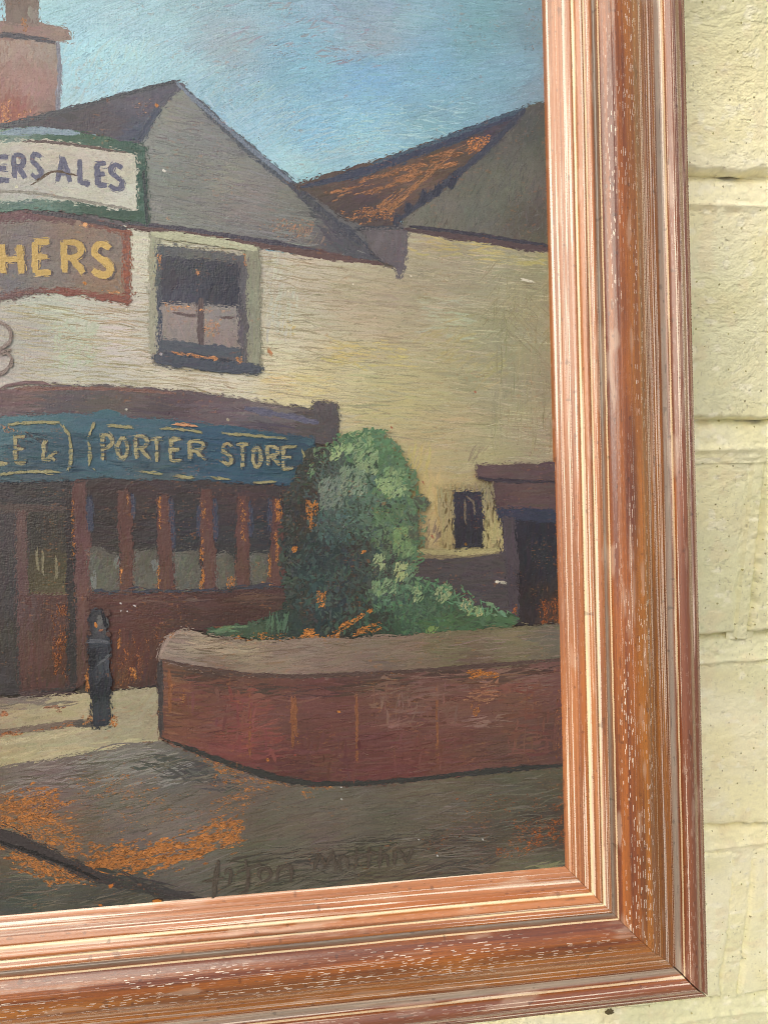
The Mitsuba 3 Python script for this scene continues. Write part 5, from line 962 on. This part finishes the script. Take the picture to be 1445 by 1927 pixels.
for q, w in (([(-104.4,60.0),(-104.3,54.3),(-104.5,48.9)], 0.5), ([(-73.6,51.0),(-73.5,44.3),(-73.8,38.1)], 0.45), ([(-72.7,50.4),(-72.8,41.5)], 0.3), ([(-56.8,50.9),(-56.8,41.9),(-57.2,33.2)], 0.35), ([(-84.4,53.2),(-84.7,36.7)], 0.3), ([(-35.3,52.0),(-35.5,30.6)], 0.3)):
    ribbon('painted_garden_wall', q, w, (132, 82, 54), 0.2, taper=0.9)
for q, col in (([(-103.1,58.3),(-89.8,54.9),(-87.4,42.4),(-100.8,43.2)], (112,70,62)), ([(-89.8,53.5),(-77.6,51.5),(-76.6,36.1),(-87.5,36.9)], (124,70,62)), ([(-52.5,52.9),(-29.5,53.1),(-29.7,41.7),(-49.9,41.5)], (120,84,76)), ([(-72.3,41.4),(-55.7,37.6),(-55.9,29.2),(-71.2,30.2)], (96,58,52)), ([(-17.8,51.1),(-1.3,51.6),(-1.7,34.2),(-15.2,32.2)], (116,72,62)), ([(-47.1,38.5),(-24.0,38.5),(-24.2,29.9),(-44.5,29.1)], (106,66,58))):
    fill('painted_garden_wall', q, None, col, ang=lambda c: np.where(rng.random(len(c)) < 0.3, 86.0, 3.0), spread=8, L=4, W=0.5, cover=0.5, jit=10, base=False, over=2.0)

# --- bollard
S = 'painted_bollard'
fill(S, [(-123.7,67.5),(-119.2,67.5),(-119.2,56.4),(-119.7,46.8),(-123.3,46.4),(-123.6,56.7)], [(-122.9,63.4),(-121.5,55.2),(-119.8,61.9),(-119.9,51.1)], [(34,36,44), (36,38,46), (62,68,76), (50,54,62)], ang=88, spread=4, L=5, W=0.5, cover=2.4, jit=4, over=0.0)
fill(S, [(-123.5,69.1),(-119.3,69.1),(-119.2,66.4),(-123.6,66.4)], None, (52,56,66), ang=0, spread=10, L=2.5, W=0.5, jit=5, over=0.0)
fill(S, [(-123.9,74.2),(-123.1,75.5),(-121.6,76.0),(-120.3,75.4),(-119.3,71.3),(-120.1,70.0),(-119.9,68.6),(-123.0,68.5),(-123.0,70.6)], [(-123.0,73.5),(-120.5,72.7)], [(40,42,52), (78,80,82)], ang=70, spread=25, L=2.2, W=0.5, jit=6, over=0.0, amp=0.08)
fill(S, [(-121.9,74.4),(-120.6,74.6),(-120.1,72.4),(-120.9,71.1),(-121.8,71.9)], None, (92,94,96), ang=75, spread=15, L=1.4, W=0.3, cover=1.6, jit=5, base=False)
ribbon(S, [(-124.3,70.7),(-123.3,69.6)], 0.9, (84,58,54), 0.1)
ribbon(S, [(-119.5,70.2),(-118.7,69.1)], 1.1, (84,58,54), 0.1)
ribbon(S, [(-124.2,75.8),(-123.4,75.2)], 1.0, (84,58,54), 0.1)
ribbon(S, [(-119.8,75.9),(-118.9,74.2)], 1.1, (84,58,54), 0.1)
ribbon(S, [(-123.8,68.0),(-121.5,68.2),(-119.0,67.6)], 0.55, (84,88,96), 0.1)
ribbon(S, [(-120.5,75.4),(-119.5,71.0)], 0.4, (30,32,40), 0.1)
ribbon(S, [(-122.3,72.8),(-121.9,71.4)], 0.7, RUST, 0.15)
ribbon(S, [(-121.4,70.6),(-120.3,70.9)], 0.5, (140,92,66), 0.12)
ribbon(S, [(-121.4,62.5),(-119.0,64.3)], 0.25, (90,94,100), 0.06)

ribbon('painted_gable', [(-103.1,187.4),(-102.3,186.9)], 0.6, (224,222,214), 0.1)
for q in ([(-72.3,157.1),(-71.8,156.6)], [(-55.3,159.1),(-54.9,158.8)], [(-9.1,160.9),(-6.1,160.3)], [(-39.9,161.5),(-39.4,161.1)]):
    ribbon('painted_wall', q, 0.4, (214,208,186), 0.08)

# --- the painter's signature, faint brown in the wet road
S = 'painted_signature'
INKB = (82, 73, 63)
for q in ([(-94.8,1.7),(-94.5,5.8),(-93.3,10.1)], [(-93.3,10.1),(-93.9,5.0),(-94.9,0.0)], [(-97.2,5.3),(-92.3,5.8)], [(-91.5,6.9),(-91.2,8.0),(-90.1,7.3),(-90.7,4.1)],
          [(-86.5,10.0),(-85.8,6.4),(-86.2,2.0),(-88.6,1.4)], [(-88.2,7.2),(-82.8,8.4)], [(-82.8,4.8),(-83.3,6.5),(-81.7,7.7),(-80.1,6.7),(-80.4,4.6),(-82.0,3.9)], [(-78.7,4.1),(-78.1,7.7)], [(-78.1,6.6),(-75.9,7.8),(-74.6,6.6),(-74.9,3.3)],
          [(-69.0,6.1),(-67.6,9.9)], [(-67.6,9.9),(-66.0,6.7)], [(-66.0,6.7),(-63.9,10.1)], [(-63.9,10.1),(-63.2,5.3)], [(-62.1,5.8),(-62.6,8.1),(-60.9,9.1),(-60.1,5.9)], [(-57.7,10.2),(-58.2,5.2)], [(-59.2,8.4),(-56.1,8.9)], [(-54.4,10.5),(-54.8,5.2)], [(-55.8,8.6),(-52.4,9.2)],
          [(-51.2,10.2),(-51.9,5.2)], [(-51.6,7.5),(-50.1,8.7),(-49.4,5.3)], [(-47.6,9.1),(-47.9,5.5)], [(-46.4,9.3),(-44.5,6.0)], [(-44.5,6.0),(-42.7,9.6)]):
    ribbon(S, q, 0.5, INKB, 0.14, taper=0.7)

# ---------------------------------------------------------------- the films become the parts of the painting
PAL.update({k: mi.Float([float(c[i]) for c in PIGMENTS]) for i, k in enumerate('rgb')})
for part, d in FILM.items():
    v = np.vstack(d['v'])
    scene['framed_painting__' + part] = mikit.ply((world(v[:, 0], v[:, 2], v[:, 1]), np.vstack(d['f'])), 'oil_paint', uv=np.vstack(d['u']))

for part, text in {'painted_sky': 'streaky pale blue painted sky', 'painted_chimney': 'pinkish brown painted chimney stack at the upper left', 'painted_upper_sign': 'white painted signboard with a green border reading ERS ALES',
                   'painted_lower_sign': 'brown painted signboard with gold letters HERS', 'painted_fascia': 'blue painted shop fascia reading PORTER STORE', 'painted_bush': 'green painted bush behind the garden wall',
                   'painted_garden_wall': 'curved red brown painted garden wall', 'painted_sash_window': 'dark painted sash window on the cream facade', 'painted_bollard': 'black painted bollard on the pale pavement',
                   'painted_signature': 'faint brown signature at the bottom of the picture', 'painted_shop_front': 'dark red brown painted shop front with five narrow panes', 'painted_small_window': 'small dark painted window beside the porch'}.items():
    labels['framed_painting__' + part] = {'label': text}
